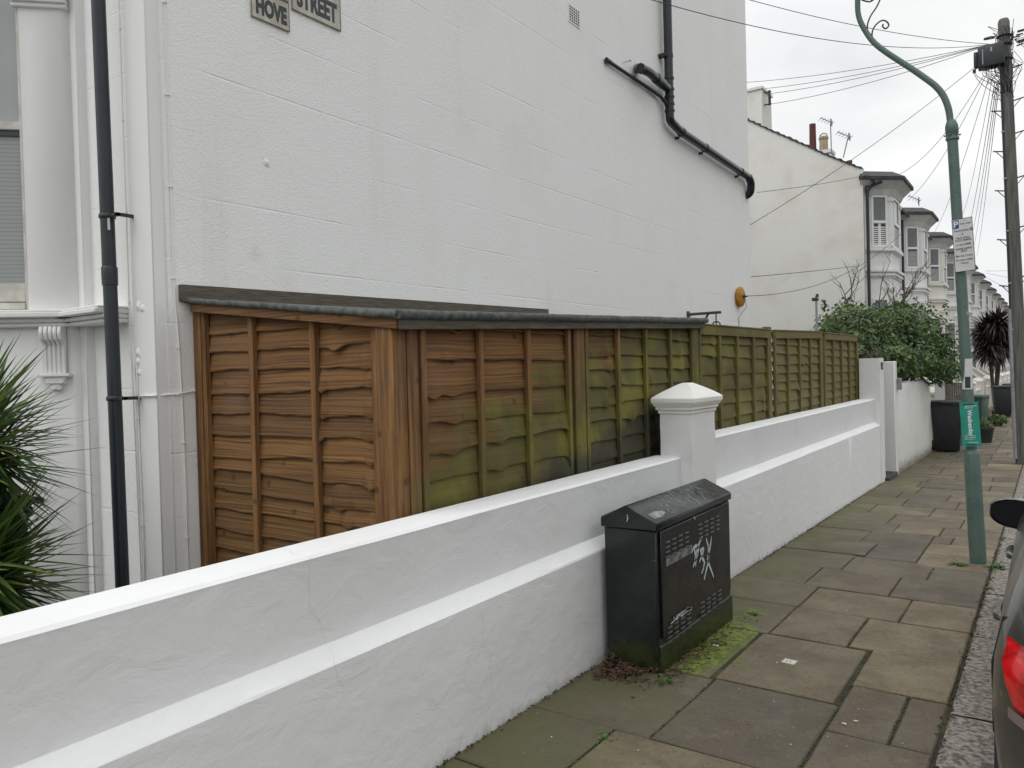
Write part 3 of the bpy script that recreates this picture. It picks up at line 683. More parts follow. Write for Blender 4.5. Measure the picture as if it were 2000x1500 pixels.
mb.tube([fl(1183, 115, FX-.01), w0, w1, fl(1306, 208, PXs)], .020, 12); mb.tube([w0-(w1-w0).normalized()*.02, w0+(w1-w0).normalized()*.06], .026, 12)
obj('waste_pipe', mb, 'pipe_black', sp, smooth=60)
for z_, k in ((j1.z+.13, 0), (j1.z, 0), (j1.z-.09, 0), (j2.z+.09, 0), (j2.z+.17, 0)):
    mb = MB(); mb.lathe((PXs, j1.y, z_), [(.054, -.014), (.061, -.012), (.061, .012), (.054, .014)], 18); obj('collar', mb, 'black_plastic', sp)
for f in (.02, .32, .86):
    mb = MB(); c = j3.lerp(j4, f); mb.lathe(c, [(.053, -.014), (.059, -.012), (.059, .012), (.053, .014)], 18, j4-j3); mb.box((FX-.002, c.y-.012, c.z-.075), (FX+.05, c.y+.012, c.z-.045)); obj('collar', mb, 'black_plastic', sp)
zz = fl(1297, 103).z
mb = MB(); mb.lathe((PXs, j1.y, zz), [(.053, -.02), (.057, -.018), (.057, .018), (.053, .02)], 18); mb.box((FX, j1.y-.11, zz-.025), (FX+.09, j1.y-.04, zz+.01)); obj('bracket', mb, 'black_plastic', sp)
mb = MB(); a = fl(1217, 122, FX); mb.tube([a, a+Vector((.06, .05, .02))], .004, 6); mb.lathe(a+Vector((.06, .05, .02)), [(.012, 0), (.012, .006)], 8, (1, 0, 0))
solo('wall_hook', mb, 'metal_grey', 'tiny metal hook sticking out of the white wall above the slanting waste pipe', 'hook')

# street name plates
def plate(name, ya, yb, z0, z1, txts, label):
    t = thing(name, (FX+.01, (ya+yb)/2, z0), label, 'street sign', 'black on white street name plates')
    mb = MB(); mb.box((FX+.001, ya, z0), (FX+.011, yb, z1)); obj('plate', mb, 'enamel_white', t, bevel=.002)
    mb = MB(); w = .006
    for (a, b) in (((ya, z0), (yb, z0+w)), ((ya, z1-w), (yb, z1)), ((ya, z0), (ya+w, z1)), ((yb-w, z0), (yb, z1))): mb.box((FX+.0105, a[0]+.0007, a[1]+.0007), (FX+.0125, b[0]-.0007, b[1]-.0007))
    obj('rim', mb, 'timber_grey', t)
    for (s, yy, zz, size, sxx, mt) in txts: text('lettering', s, size, mt, t, (FX+.0115, yy, zz), (0, 1, 0), (0, 0, 1), .007, sxx)
    return t
hl = onX(489, 32, FX); hr = onX(564, 65, FX); sl = onX(567, 18, FX); sr = onX(664, 59, FX)
zt = onX(491, -4, FX).z
plate('street_sign', hl.y, hr.y, hl.z, hl.z+.175, [('HOVE', (hl.y+hr.y)/2+.004, hl.z+.037, .135, .62, 'enamel_black')], 'small enamel plate reading HOVE, below and left of the STREET plate')
plate('street_sign', hl.y-.30, hr.y-.002, hl.z+.179, hl.z+.36, [('H', hr.y-.06, hl.z+.199, .19, .6, 'enamel_black')], 'enamel plate directly above the HOVE plate, mostly cut off by the top edge')
plate('street_sign', sl.y+.004, sr.y, sl.z, sl.z+.205, [('STREET', (sl.y+sr.y)/2+.004, sl.z+.042, .165, .60, 'enamel_black')], 'long enamel plate reading STREET, to the right of the HOVE plate')

# small wall fixings
d = thing('wall_disc', tuple(onX(1437, 580, FX)), 'round yellow rubber disc fixed to the white wall near its far corner', 'wall fitting')
c = onX(1441, 580, FX)
mb = MB(); mb.lathe(c, [(.06, -.005), (.125, .0), (.15, .03), (.145, .06), (.10, .085), (.03, .09)], 24, (1, 0, 0)); obj('disc', mb, 'yellow_disc', d)
mb = MB(); mb.lathe(c+Vector((.085, 0, 0)), [(.03, 0), (.03, .02), (.012, .022), (.012, .06)], 10, (1, 0, 0)); mb.tube([c+Vector((.1, 0, 0)), c+Vector((.12, .03, -.15)), c+Vector((.01, .0, -.3)), c+Vector((.006, .0, -.9))], .004, 6); obj('eye_bolt', mb, 'iron', d)
t = thing('hanging_bracket', tuple(onX(1340, 613, FX)), 'black iron wall bracket with scrollwork hanging just above the lean-to roof', 'bracket')
bx0 = onX(1340, 614, FX); armY = bx0.y+.05; arm_len = .0
tip = onY(1408, 612, armY+.25)
mb = MB(); a0 = Vector((FX+.01, armY, bx0.z)); a1 = Vector((tip.x, armY+.25, a0.z+.02))
mb.tube([a0, a1], .018, 6); mb.box((FX, armY-.03, a0.z-.04), (FX+.02, armY+.03, a0.z+.04)); obj('arm', mb, 'iron', t)
mb = MB(); mb.tube([a0+Vector((0, 0, -.5)), a0.lerp(a1, .62)], .016, 6); mb.tube([a0.lerp(a1, .85), a0.lerp(a1, .85)+Vector((0, 0, -.30))], .009, 6)
cc = a0.lerp(a1, .85)+Vector((0, 0, -.17)); mb.tube([cc+Vector((.055*cos(q), 0, .055*sin(q))) for q in [i*pi/8 for i in range(17)]], .009, 6)
c2 = a0.lerp(a1, .5)+Vector((0, 0, -.22)); mb.tube([c2+Vector((.10*cos(q)*(1-q/9), 0, .10*sin(q)*(1-q/9))) for q in [i*pi/6 for i in range(14)]], .009, 6)
mb.tube([c2+Vector((.1, 0, 0)), cc], .009, 6); obj('scroll', mb, 'iron', t)

# ================================================================== LEAN-TO
SX = -2.30; CY = 2.43                             # front plane, near corner
lt = thing('lean_to', (-3.0, 3.9, gz(4)), 'wooden lean-to of brown waney boards with felt roof against the white flank', 'shed')
def eave_front(Y): return .238+(Y-2.4)*.030
def roof_z(X, Y):                                 # underside of the roof
    k = (SX-X)/(SX-FX); return eave_front(Y)*(1-k)+(.405+(Y-2.4)*.012)*k
def waney(mb, P, W, ztop, zbot, rows, rnd, amp=.010, out=.022, seg=.025):
    """overlapping boards with a wavering lower edge; P(u,z,o) maps to the world"""
    n = max(8, int(W/seg)); z = zbot; k = 0
    hts = rows
    lows = []; prev = []
    while z < 1.0 and k < 40:
        h = hts*rnd.uniform(.86, 1.12); seed = rnd.uniform(0, 90); slope = rnd.uniform(-.012, .012) if rnd.random() < .6 else rnd.uniform(-.035, .035)
        dips = [(c+rnd.uniform(-.03, .03), a*rnd.uniform(.6, 1.2), w*rnd.uniform(.7, 1.2)) for c, a, w in prev if rnd.random() < .62]
        if rnd.random() < .45 or not dips: dips.append((rnd.uniform(0, W), rnd.uniform(.008, .026), rnd.uniform(.008, .045)))
        prev = dips
        lows.append((z, h, seed, slope, dips, rnd.random())); z += h; k += 1
    def low(i, u):
        z, h, seed, slope, dips, _ = lows[i]
        e = z+amp*nz1(u, seed, 3.2)+amp*.35*nz1(u, seed+3, 13)+slope*(u/W-.5)
        for c, a, w in dips: e -= a*exp(-((u-c)/w)**2)*(1 if u < c else exp(-abs(u-c)/w*.0+0))
        return e
    for i in range(len(lows)):
        z, h, seed, slope, dips, tt = lows[i]
        vs = []
        us = [W*j/n for j in range(n+1)]
        for u in us:
            zt = ztop(u); lo = low(i, u); hi = z+h+.035
            if lo > zt-.002: lo = zt-.002
            hi = min(hi, zt)
            bul = .004*nz1(u, seed+9, 5)+sum(.018*exp(-((u-c)/w/1.6)**2) for c, a, w in dips)
            midz = lo+(hi-lo)*.45
            vs += [P(u, hi, .0015), P(u, midz, out*.55+bul), P(u, lo+.006, out+bul), P(u, lo, out-.003+bul), P(u, lo+.004, out-.012)]
        fs = [(j*5+q, (j+1)*5+q, (j+1)*5+q+1, j*5+q+1) for j in range(n) for q in range(4)]
        if min(ztop(u) for u in us) <= z+.0 and max(ztop(u) for u in us) <= z: continue
        mb.add(vs, fs, tt)
# end panel (faces the camera, at right angles to the street)
rnd = random.Random(5)
EX0, EX1 = -3.725, -2.415
zb = -1.12
def endP(u, z, o): return (EX0+u, CY+.035-o, z)
mb = MB(); waney(mb, endP, EX1-EX0, lambda u: roof_z(EX0+u, CY)-.012, zb, .102, rnd, amp=.015)
obj('end_panel', mb, 'fence_boards', lt, smooth=35, fixn=False)
mb = MB(); mb.box((EX0-.05, CY-.02, -1.7), (EX0+.012, CY+.06, .395)); obj('post', mb, 'fence_posts', lt, bevel=.004)
def leanbatten(x0, w, dx=0, tint=.5, y0=-.012, y1=.02, parent=lt, nm='batten'):
    mb = MB(); mb.tint = tint; zt = roof_z(x0, CY)-.02
    mb.hexa([(x0+dx, CY+y0, -1.7), (x0+dx+w, CY+y0, -1.7), (x0+dx+w, CY+y1, -1.7), (x0+dx, CY+y1, -1.7), (x0, CY+y0, zt), (x0+w, CY+y0, zt), (x0+w, CY+y1, zt), (x0, CY+y1, zt)])
    obj(nm, mb, 'fence_posts', parent, bevel=.003)
leanbatten(EX0+.012, .03, 0, .6)
xa = onY(490, 700, CY).x; xb = onY(610, 700, CY).x
leanbatten(xa-.005, .036, -.01, .75); leanbatten(xb-.005, .036, -.01, .55); leanbatten(EX1-.035, .035, 0, .8)
# corner posts
mb = MB(); mb.tint = .6; mb.box((-2.402, CY-.035, -1.7), (SX+.002, CY+.055, eave_front(CY)-.01)); obj('corner_post', mb, 'fence_posts', lt, bevel=.005)
mb = MB(); mb.tint = .55; mb.box((SX-.06, CY+.058, -1.7), (SX+.008, CY+.128, eave_front(CY)-.01)); obj('corner_post', mb, 'fence_posts', lt, bevel=.005)
# front panels, along the street
def frontpanel(Y0, Y1, top, rows, nb, seed, parent, amp=.010, zb=-1.0, wide=.034, capped=False):
    rnd = random.Random(seed); W = Y1-Y0
    mb = MB(); waney(mb, lambda u, z, o: (SX-.03+o, Y0+u, z), W, top, zb, rows, rnd, amp=amp)
    pn = obj('panel', mb, 'fence_boards', parent, smooth=35, fixn=False)
    for k in range(nb+1):
        y = Y0+(W-wide)*k/nb; mb = MB(); mb.tint = rnd.random(); dd = rnd.uniform(-.008, .008)
        zt = top(y-Y0)-.003; a, b = SX-.012, SX+.016
        mb.hexa([(a, y+dd, -1.9), (b, y+dd, -1.9), (b, y+dd+wide, -1.9), (a, y+dd+wide, -1.9), (a, y, zt), (b, y, zt), (b, y+wide, zt), (a, y+wide, zt)])
        obj('batten', mb, 'fence_posts', pn, bevel=.003)
    return pn
ef = lambda Y0: (lambda u: eave_front(Y0+u)-.03)
y_a = onX(812, 700, SX).y; y_b = onX(1112, 700, SX).y
frontpanel(2.57, y_b, ef(2.57), .138, 3, 21, lt, amp=.010)
yp = onX(1118, 700, SX).y; yq = onX(1134, 700, SX).y
mb = MB(); mb.tint = .45; mb.box((SX-.05, yp+.01, -1.8), (SX+.014, yq+.03, eave_front(yp)-.01)); obj('post', mb, 'fence_posts', lt, bevel=.005)
y_c = onX(1352, 700, SX).y
frontpanel(yq+.04, y_c, ef(yq), .108, 4, 8, lt, amp=.014)
mb = MB(); mb.tint = .95; mb.box((SX-.06, y_c+.01, -1.8), (SX+.012, y_c+.115, eave_front(y_c)+.0)); obj('post', mb, 'fence_posts', lt, bevel=.005)
# roof: boards, felt, rolled edges and fascias
YE = y_c+.16; YS = CY-.055; XE = SX+.055
mb = MB(); mb.grid(lambda u, v: (FX+.01+(XE-FX-.01)*u, YS+(YE-YS)*v, roof_z(FX+(XE-FX)*u, YS+(YE-YS)*v)+.035+.004*nz3((u*9, v*20, 0))), 8, 24)
mb.grid(lambda u, v: (FX+.01+(XE-FX-.01)*u, YS+(YE-YS)*v, roof_z(FX+(XE-FX)*u, YS+(YE-YS)*v)+.012), 4, 12)
def roll(p, q, r, n=30, seed=0):
    p = Vector(p); q = Vector(q); P = [p.lerp(q, i/n)+Vector((.003*nz1(i, seed, .7), .003*nz1(i, seed+1, .7), .004*nz1(i, seed+2, .5))) for i in range(n+1)]
    mb.tube(P, [r*(1+.06*nz1(i, seed+5, .6)) for i in range(n+1)], 12)
roll((FX+.01, YS, roof_z(FX, CY)+.022), (XE, YS, roof_z(XE, CY)+.018), .016, 26, 1)
roll((XE, YS, eave_front(YS)+.018), (XE+.006, YE, eave_front(YE)+.024), .021, 50, 7)
obj('roof', mb, 'roof_felt', lt, smooth=50)
mb = MB(); mb.tint = .35
zl = roof_z(FX, CY); zr = roof_z(SX, CY)
mb.hexa([(FX+.03, YS+.006, zl-.04), (XE-.01, YS+.006, zr-.045), (XE-.01, YS+.03, zr-.045), (FX+.03, YS+.03, zl-.04), (FX+.03, YS+.006, zl+.012), (XE-.01, YS+.006, zr+.006), (XE-.01, YS+.03, zr+.006), (FX+.03, YS+.03, zl+.012)])
obj('fascia', mb, 'fence_boards', lt, bevel=.003)
mb = MB(); mb.tint = .3; a, b = XE-.022, XE-.003
mb.hexa([(a, YS+.0315, eave_front(YS)-.045), (b, YS+.01, eave_front(YS)-.045), (b, YE, eave_front(YE)-.035), (a, YE, eave_front(YE)-.035), (a, YS+.0315, eave_front(YS)+.01), (b, YS+.01, eave_front(YS)+.01), (b, YE, eave_front(YE)+.01), (a, YE, eave_front(YE)+.01)])
obj('fascia', mb, 'old_board', lt, bevel=.003)
bl_ = onX(360, 556, FX+.02); br_ = onX(1070, 604, FX+.02)
mb = MB(); mb.hexa([(FX+.001, YS-.04, .42), (FX+.03, YS-.04, .42), (FX+.03, br_.y, .44), (FX+.001, br_.y, .44), (FX+.001, YS-.04, bl_.z), (FX+.03, YS-.04, bl_.z), (FX+.03, br_.y, br_.z), (FX+.001, br_.y, br_.z)])
obj('back_board', mb, 'old_board', lt, bevel=.003)

# ================================================================== FENCE beyond the lean-to
fn = thing('fence', (SX, 8.8, gz(9)), 'green stained fence of three waney panels beyond the lean-to', 'fence')
f0 = y_c+.125; f1 = onX(1499, 650, SX).y; f2 = onX(1511, 650, SX).y; f3 = onX(1601, 650, SX).y; f4 = onX(1608, 650, SX).y; f5 = onX(1672, 655, SX).y
for (a, b, za, zb_, rows, nb, sd_) in ((f0, f1, .335, .345, .132, 4, 31), (f2, f3, .345, .385, .104, 4, 32), (f4, f5, .375, .385, .11, 4, 33)):
    W = b-a; tp = lambda u, za=za, zb_=zb_, W=W: za+(zb_-za)*u/W-.004
    pn = frontpanel(a, b, tp, rows, nb, sd_, fn, amp=.009, zb=-1.1)
    mb = MB(); mb.tint = .6; mb.hexa([(SX-.012, a, za-.075), (SX+.020, a, za-.075), (SX+.020, b, zb_-.075), (SX-.012, b, zb_-.075), (SX-.012, a, za), (SX+.020, a, za), (SX+.020, b, zb_), (SX-.012, b, zb_)]); obj('top_rail', mb, 'fence_boards', pn, bevel=.003)
    mb = MB(); mb.tint = .4; mb.hexa([(SX-.05, a-.005, za+.001), (SX+.026, a-.005, za+.001), (SX+.026, b, zb_+.001), (SX-.05, b, zb_+.001), (SX-.05, a-.005, za+.016), (SX+.026, a-.005, za+.016), (SX+.026, b, zb_+.016), (SX-.05, b, zb_+.016)]); obj('capping', mb, 'fence_boards', pn, bevel=.003)
for (y, zt) in ((f1+.015, .385), (f3+.015, .40), (f5+.01, .30)):
    mb = MB(); mb.tint = .35; mb.box((SX-.06, y, -1.9), (SX+.008, y+.09, zt)); obj('post', mb, 'fence_posts', fn, bevel=.004)

# ================================================================== CABINET
cb = thing('utility_cabinet', (-1.82, 4.15, gz(4.15)), 'black metal telecom cabinet with scratched pitched lid and scrawled door', 'cabinet')
c0, c1, cy0, cy1 = -1.965, -1.665, 3.63, 4.72
zg = gz(4.1)-.02; ze = -.838
mb = MB(); mb.box((c0, cy0, zg-.03), (c1, cy1, ze)); obj('body', mb, 'cabinet_black', cb, bevel=.006)
mb = MB(); mb.box((c1-.02, cy0+.012, zg-.03), (c1+.014, cy1-.006, zg+.165)); obj('plinth', mb, 'cabinet_black', cb, bevel=.004)
mb = MB(); e_ = .014; rx = -1.825
prof = [(c0-e_, ze-.0), (c1+e_, ze-.0), (c1+e_, ze+.045), (rx, ze+.125), (c0-e_, ze+.052)]
mb.extr(prof, 'Y', cy0-e_, cy1+e_); ld = obj('lid', mb, 'cabinet_black', cb, bevel=.006)
mb = MB(); mb.box((c1+.001, cy0+.035, zg+.195), (c1+.012, cy1-.025, ze-.008)); dr = obj('door', mb, 'cabinet_black', cb, bevel=.004)
DX = c1+.0125
def vent(ya, yb, z0, z1, cols, rows, sh):
    mb = MB()
    for i in range(cols):
        for j in range(rows):
            y = ya+(yb-ya)*i/cols; z = z0+(z1-z0)*j/rows; w = (yb-ya)/cols*.70
            mb.grid(lambda u, v: (DX-.001+.007*sin(pi*min(1, v*1.0))*sin(pi*(.12+.76*u)), y+w*u, z+(z1-z0)/rows*.55*v), 5, 4)
    obj('vent', mb, 'louvre_dark', dr, smooth=60, fixn=False)
def dpt(x, y): return onX(1150+x/2.46, 720+y/2.46, DX)
for (xa_, ya_, xb_, yb_) in ((368, 880, 490, 772), (526, 788, 636, 696), (380, 1290, 500, 1160), (538, 1165, 645, 1050)):
    p = dpt(xa_, ya_); q = dpt(xb_, yb_+30); zc = (p.z+q.z)/2; hh = .052
    vent(p.y, q.y, zc-hh, zc+hh, 4, 4, 0)
mb = MB()
a = dpt(372, 955); b = dpt(495, 895)
mb.box((DX-.001, a.y, a.z+.004), (DX+.003, b.y, a.z+.048)); obj('name_plate', mb, 'cabinet_scrape', dr)
mb = MB(); a = dpt(388, 1215); b = dpt(492, 1150)
rn = random.Random(2)
for k in range(16):
    u0 = rn.random()*.8; p = a.lerp(b, u0)+Vector((0, 0, rn.uniform(-.014, .014))); q = a.lerp(b, min(1, u0+rn.uniform(.12, .4)))+Vector((0, 0, rn.uniform(-.010, .014)))
    mb.ribbon([p+Vector((.0045, 0, 0)), q+Vector((.0045, 0, 0))], rn.uniform(.004, .010), (1, 0, 0), .0006)
obj('torn_sticker', mb, 'chalk', dr, fixn=False)
mb = MB()
for st in ([(494, 885), (502, 862), (515, 850), (526, 862), (522, 890), (508, 930), (500, 955)],
           [(546, 806), (536, 822), (522, 860), (516, 900), (512, 950)],
           [(530, 930), (545, 895), (552, 862), (536, 872), (545, 910), (556, 932), (548, 965), (541, 985)],
           [(562, 812), (572, 850), (576, 895), (570, 940), (560, 985), (553, 1015)],
           [(588, 806), (585, 840), (577, 885), (570, 915), (578, 945), (590, 975), (599, 1002)],
           [(506, 862), (512, 900), (508, 940)]):
    P = [dpt(*p)+Vector((.0008, 0, 0)) for p in st]; Q = []
    for p, q in zip(P, P[1:]): Q += [p.lerp(q, i/3) for i in range(3)]
    Q.append(P[-1]); n = len(Q); mb.ribbon(Q, [.019*(.45+.65*sin(pi*(i+.5)/n)) for i in range(n)], (1, 0, 0), .0005)
obj('graffiti', mb, 'chalk', dr, fixn=False)
mb = MB(); c = dpt(507, 718); mb.lathe(c, [(.010, -.003), (.010, .004), (.004, .005)], 12, (1, 0, 0)); obj('lock', mb, 'galv', dr)
# scratched tags on the lid's slope
sl_n = Vector((.08, 0, c1+e_-rx)).normalized()
def lidp(u, v): x = rx+(c1+e_-rx)*v; return Vector((x, cy0+(cy1-cy0)*u, ze+.125-.08*v))+sl_n*.0015
mb = MB(); rn = random.Random(9)
for g0 in (.22, .30, .36, .45, .52, .58, .66, .74):
    for k in range(4):
        u = g0+rn.uniform(0, .05); v = rn.uniform(.15, .75); P = [lidp(u, v)]
        for _ in range(rn.choice([2, 3, 4])): u += rn.uniform(-.035, .045); v = min(.9, max(.08, v+rn.uniform(-.35, .35))); P.append(lidp(u, v))
        mb.ribbon(P, .0042, sl_n, .0004)
obj('scratched_tags', mb, 'scratch', ld, fixn=False)
mb = MB(); P = [lidp(.03, .55), lidp(.06, .78), lidp(.12, .8)]; mb.ribbon([lidp(.02, .72), lidp(.10, .72), lidp(.17, .70)], [.045, .055, .02], sl_n, .0005); obj('scrape', mb, 'cabinet_scrape', ld, fixn=False)
mb = MB(); ex = cy0-e_-.0005
for st in ([(184, 700), (187, 715), (183, 735)], [(184, 712), (190, 722)]): mb.ribbon([onY(1150+x/2.46, 720+y/2.46, ex) for x, y in st], .004, (0, -1, 0), .0005)
obj('chip', mb, 'chalk', ld, fixn=False)

# ================================================================== STREET LAMP
LY = 7.186
lp = thing('street_lamp', (-.492, LY, gz(LY)), 'green cast swan-neck street lamp column with iron scrollwork at the kerb', 'street lamp')
def lx(z): return -.490-.038*(z+1.64)             # the column leans a little
mb = MB()
def lat(zs): mb.lathe((0, 0, 0), [], 3)
def col(prof, n=24):
    vs = []; 
    for r, z in prof:
        for k in range(n): a = 2*pi*k/n; vs.append((lx(z)+r*cos(a), LY+r*sin(a), z))
    fs = [(i*n+k, i*n+(k+1) % n, (i+1)*n+(k+1) % n, (i+1)*n+k) for i in range(len(prof)-1) for k in range(n)]
    mb.add(vs, fs+[tuple(range(n-1, -1, -1)), tuple(range((len(prof)-1)*n, len(prof)*n))])
col([(.060, gz(LY)-.05), (.060, -1.2), (.0595, -.765), (.056, -.745), (.040, -.722)]); obj('lower_column', mb, 'lamp_green', lp, smooth=40)
mb = MB(); col([(.041, -.74), (.0405, .6), (.039, 1.80)]); obj('upper_column', mb, 'lamp_green', lp, smooth=40)
mb = MB(); col([(.040, 1.775), (.049, 1.785), (.049, 1.80), (.044, 1.805), (.044, 1.835), (.048, 1.84), (.048, 1.885), (.046, 1.90), (.034, 1.935), (.025, 1.945)]); 
for k in range(6):
    a = k*pi/3+.3; mb.lathe((lx(1.8)+.047*cos(a), LY+.047*sin(a), 1.82), [(.007, 0), (.007, .014)], 8, (cos(a), sin(a), 0))
obj('collar', mb, 'lamp_green', lp, smooth=40)
pp = [(1857, 247), (1853, 215), (1843, 188), (1827, 168), (1806, 152), (1780, 134), (1752, 116), (1728, 100), (1706, 82), (1690, 60), (1678, 35), (1675, 5), (1678, -60), (1694, -130), (1728, -190), (1768, -212), (1812, -200), (1842, -170), (1850, -140), (1851, -120), (1852, -100)]
P = [onY(x, y, LY) for x, y in pp]
def smoothp(P, k=4):
    out = []
    for i in range(len(P)-1):
        p0 = P[max(i-1, 0)]; p1 = P[i]; p2 = P[i+1]; p3 = P[min(i+2, len(P)-1)]
        for j in range(k):
            t = j/k; out.append(.5*((2*p1)+(p2-p0)*t+(2*p0-5*p1+4*p2-p3)*t*t+(3*p1-p0-3*p2+p3)*t**3))
    return out+[P[-1]]
P = P[:-2]; SPl = smoothp(P)
mb = MB(); mb.tube(SPl, [.026-.004*min(1, i/40) for i in range(len(SPl))], 14); obj('swan_neck', mb, 'lamp_green', lp, smooth=60)
e = SPl[-1]+Vector((0, 0, .12))
mb = MB(); mb.lathe(e+Vector((.05, 0, -.32)), [(.16, 0), (.17, .03), (.12, .10), (.05, .17), (.035, .32)], 20); obj('lantern', mb, 'lamp_green', lp)
mb = MB(); mb.lathe(e+Vector((.05, 0, -.40)), [(.04, 0), (.10, .02), (.14, .08)], 16); obj('bowl', mb, 'glass_grey', lp)
mb = MB(); s1 = [(1725, 104), (1712, 88), (1704, 68), (1704, 46), (1712, 34), (1724, 40), (1729, 48)]
def scr(pts, r=.0065): mb.tube(smoothp([onY(x, y, LY) for x, y in pts]), r, 8)
scr([(1717, 98), (1708, 84), (1703, 68), (1708, 52), (1720, 41), (1730, 41), (1736, 49), (1730, 56), (1724, 52), (1725, 47)])
scr([(1712, 94), (1698, 74), (1694, 52), (1700, 32), (1713, 12), (1720, -8), (1712, -22), (1700, -12), (1702, 0)])
scr([(1680, -2), (1690, 2), (1700, 3), (1708, -4), (1700, -14)])
obj('scroll', mb, 'iron', lp, smooth=60)
mb = MB(); mb.add([], [])
zc0, zc1 = -.235, .01
mb.grid(lambda u, v: (lx(zc0)+.0425*cos(-2.6+2.1*u), LY+.0425*sin(-2.6+2.1*u), zc0+(zc1-zc0)*v), 10, 1); stk = obj('poster_sticker', mb, 'sign_white', lp, fixn=False)
mb = MB(); mb.grid(lambda u, v: (lx(zc0)+.0432*cos(-1.9+.9*u), LY+.0432*sin(-1.9+.9*u), zc0+.01+.09*v), 6, 1); obj('print', mb, 'slate', stk, fixn=False); mb = MB(); mb.grid(lambda u, v: (lx(zc0)+.0432*cos(-2.6+.5*u), LY+.0432*sin(-2.6+.5*u), .0-.08*v), 6, 1); obj('print', mb, 'slate', stk, fixn=False)
mb = MB(); mb.grid(lambda u, v: (lx(.4)+.0415*cos(-.85+.4*u), LY+.0415*sin(-.85+.4*u), .30+.09*v), 4, 1); obj('small_sticker', mb, 'galv', lp, fixn=False)

# parking plate
def plate_frame(cx, cyy, zc, yaw):
    r = Vector((cos(yaw), sin(yaw), 0)); return Vector((cx, cyy, zc)), r, Vector((0, 0, 1))
ps = thing('parking_sign', (-.552, LY-.07, .70), 'tall white parking restriction plate with blue P on the green lamp column', 'sign')
C_, r_, u_ = plate_frame(-.549, LY-.068, .92, radians(-9)); n_ = r_.cross(u_)
u_ = Vector((-.045, 0, 1)).normalized(); r_ = (r_-u_*r_.dot(u_)).normalized(); n_ = r_.cross(u_)
def pl(mb, a, b, c, d, o0, o1, C=C_, r=r_, u=u_, n=n_): mb.hexa([C+r*a+u*c+n*o0, C+r*b+u*c+n*o0, C+r*b+u*c+n*o1, C+r*a+u*c+n*o1, C+r*a+u*d+n*o0, C+r*b+u*d+n*o0, C+r*b+u*d+n*o1, C+r*a+u*d+n*o1])
hw, hh = .0735, .212
mb = MB(); pl(mb, -hw, hw, -hh, hh, 0, .004); obj('plate', mb, 'sign_white', ps)
mb = MB()
for (a, b, c, d) in ((-hw, hw, hh-.004, hh), (-hw, hw, -hh, -hh+.004), (-hw, -hw+.004, -hh, hh), (hw-.004, hw, -hh, hh)): pl(mb, a, b, c, d, .004, .0045)
for z in (.1, -.1): pl(mb, -.02, .02, z-.01, z+.01, -.03, -.0005)
obj('border', mb, 'ink', ps)
mb = MB(); pl(mb, -.066, -.024, .136, .202, .0042, .005); bp = obj('blue_panel', mb, 'sign_blue', ps)
text('lettering', 'P', .066, 'white_ink', bp, C_+r_*(-.0455)+u_*.147+n_*.0052, r_, u_, .002)
for (s, x, z, sz) in (('9 am - 8 pm', .024, .163, .0185), ('Permit holders', -.006, .110, .0205), ('or', 0, .082, .020), ('Pay by phone', 0, .052, .020), ('01273 458450', 0, .031, .0225), ('or text 65568', 0, -.002, .021),
                   ('quoting location', 0, -.034, .020), ('57037', 0, -.055, .021), ('Max stay 2 hours', 0, -.092, .0205), ('No return within', 0, -.124, .020), ('4 hours', 0, -.150, .020)):
    text('lettering', s, sz, 'ink', ps, C_+r_*x+u_*z+n_*.0045, r_, u_, .0001, .86)
mb = MB(); pl(mb, .052, .068, .107, .128, .0045, .005); op_ = obj('zone_letter_box', mb, 'ink', ps)
text('lettering', 'O', .018, 'white_ink', op_, C_+r_*.060+u_*.111+n_*.0052, r_, u_)

# green refuse day notice
ws = thing('refuse_notice', (-.517, LY-.07, -.69), 'green notice reading Wednesday sideways, strapped low on the lamp column', 'sign')
C2 = Vector((-.523, LY-.075, -.513)); r2 = Vector((cos(radians(-8)), sin(radians(-8)), 0)); u2 = Vector((-.055, 0, 1)).normalized(); r2 = (r2-u2*r2.dot(u2)).normalized(); n2 = r2.cross(u2)
def pl2(mb, a, b, c, d, o0, o1): pl(mb, a, b, c, d, o0, o1, C2, r2, u2, n2)
mb = MB()
def curved(u, v):
    a = -.066+.132*u; return C2+r2*a+u2*(-.177+.354*v)+n2*(.006-.9*a*a)
mb.grid(curved, 8, 2); mb.grid(lambda u, v: curved(u, v)-n2*.002, 8, 2); obj('panel', mb, 'sign_green', ws, fixn=False)
mb = MB(); 
for z in (.160, -.163): pl2(mb, -.040, .034, z-.004, z+.004, .0055, .0075)
obj('strap', mb, 'ink', ws)
text('lettering', 'Wednesday', .044, 'white_ink', ws, C2+r2*(-.012)+u2*.012+n2*.0065, -u2, r2, .0011, .98)
for (s, x, z, sz) in (('rubbish and recycling', -.03, .142, .0115), ('collection day', -.03, .128, .012), ('Please put your bins out', -.045, -.095, .009), ('by 6am on collection day', -.045, -.108, .009), ('and take them back in', -.045, -.121, .009), ('City Council', .012, -.150, .015)):
    text('lettering', s, sz, 'white_ink', ws, C2+r2*(x if x > 0 else x-.0)+u2*z+n2*.0062, r2, u2, .0002, .85, align='LEFT' if x < 0 else 'CENTER')

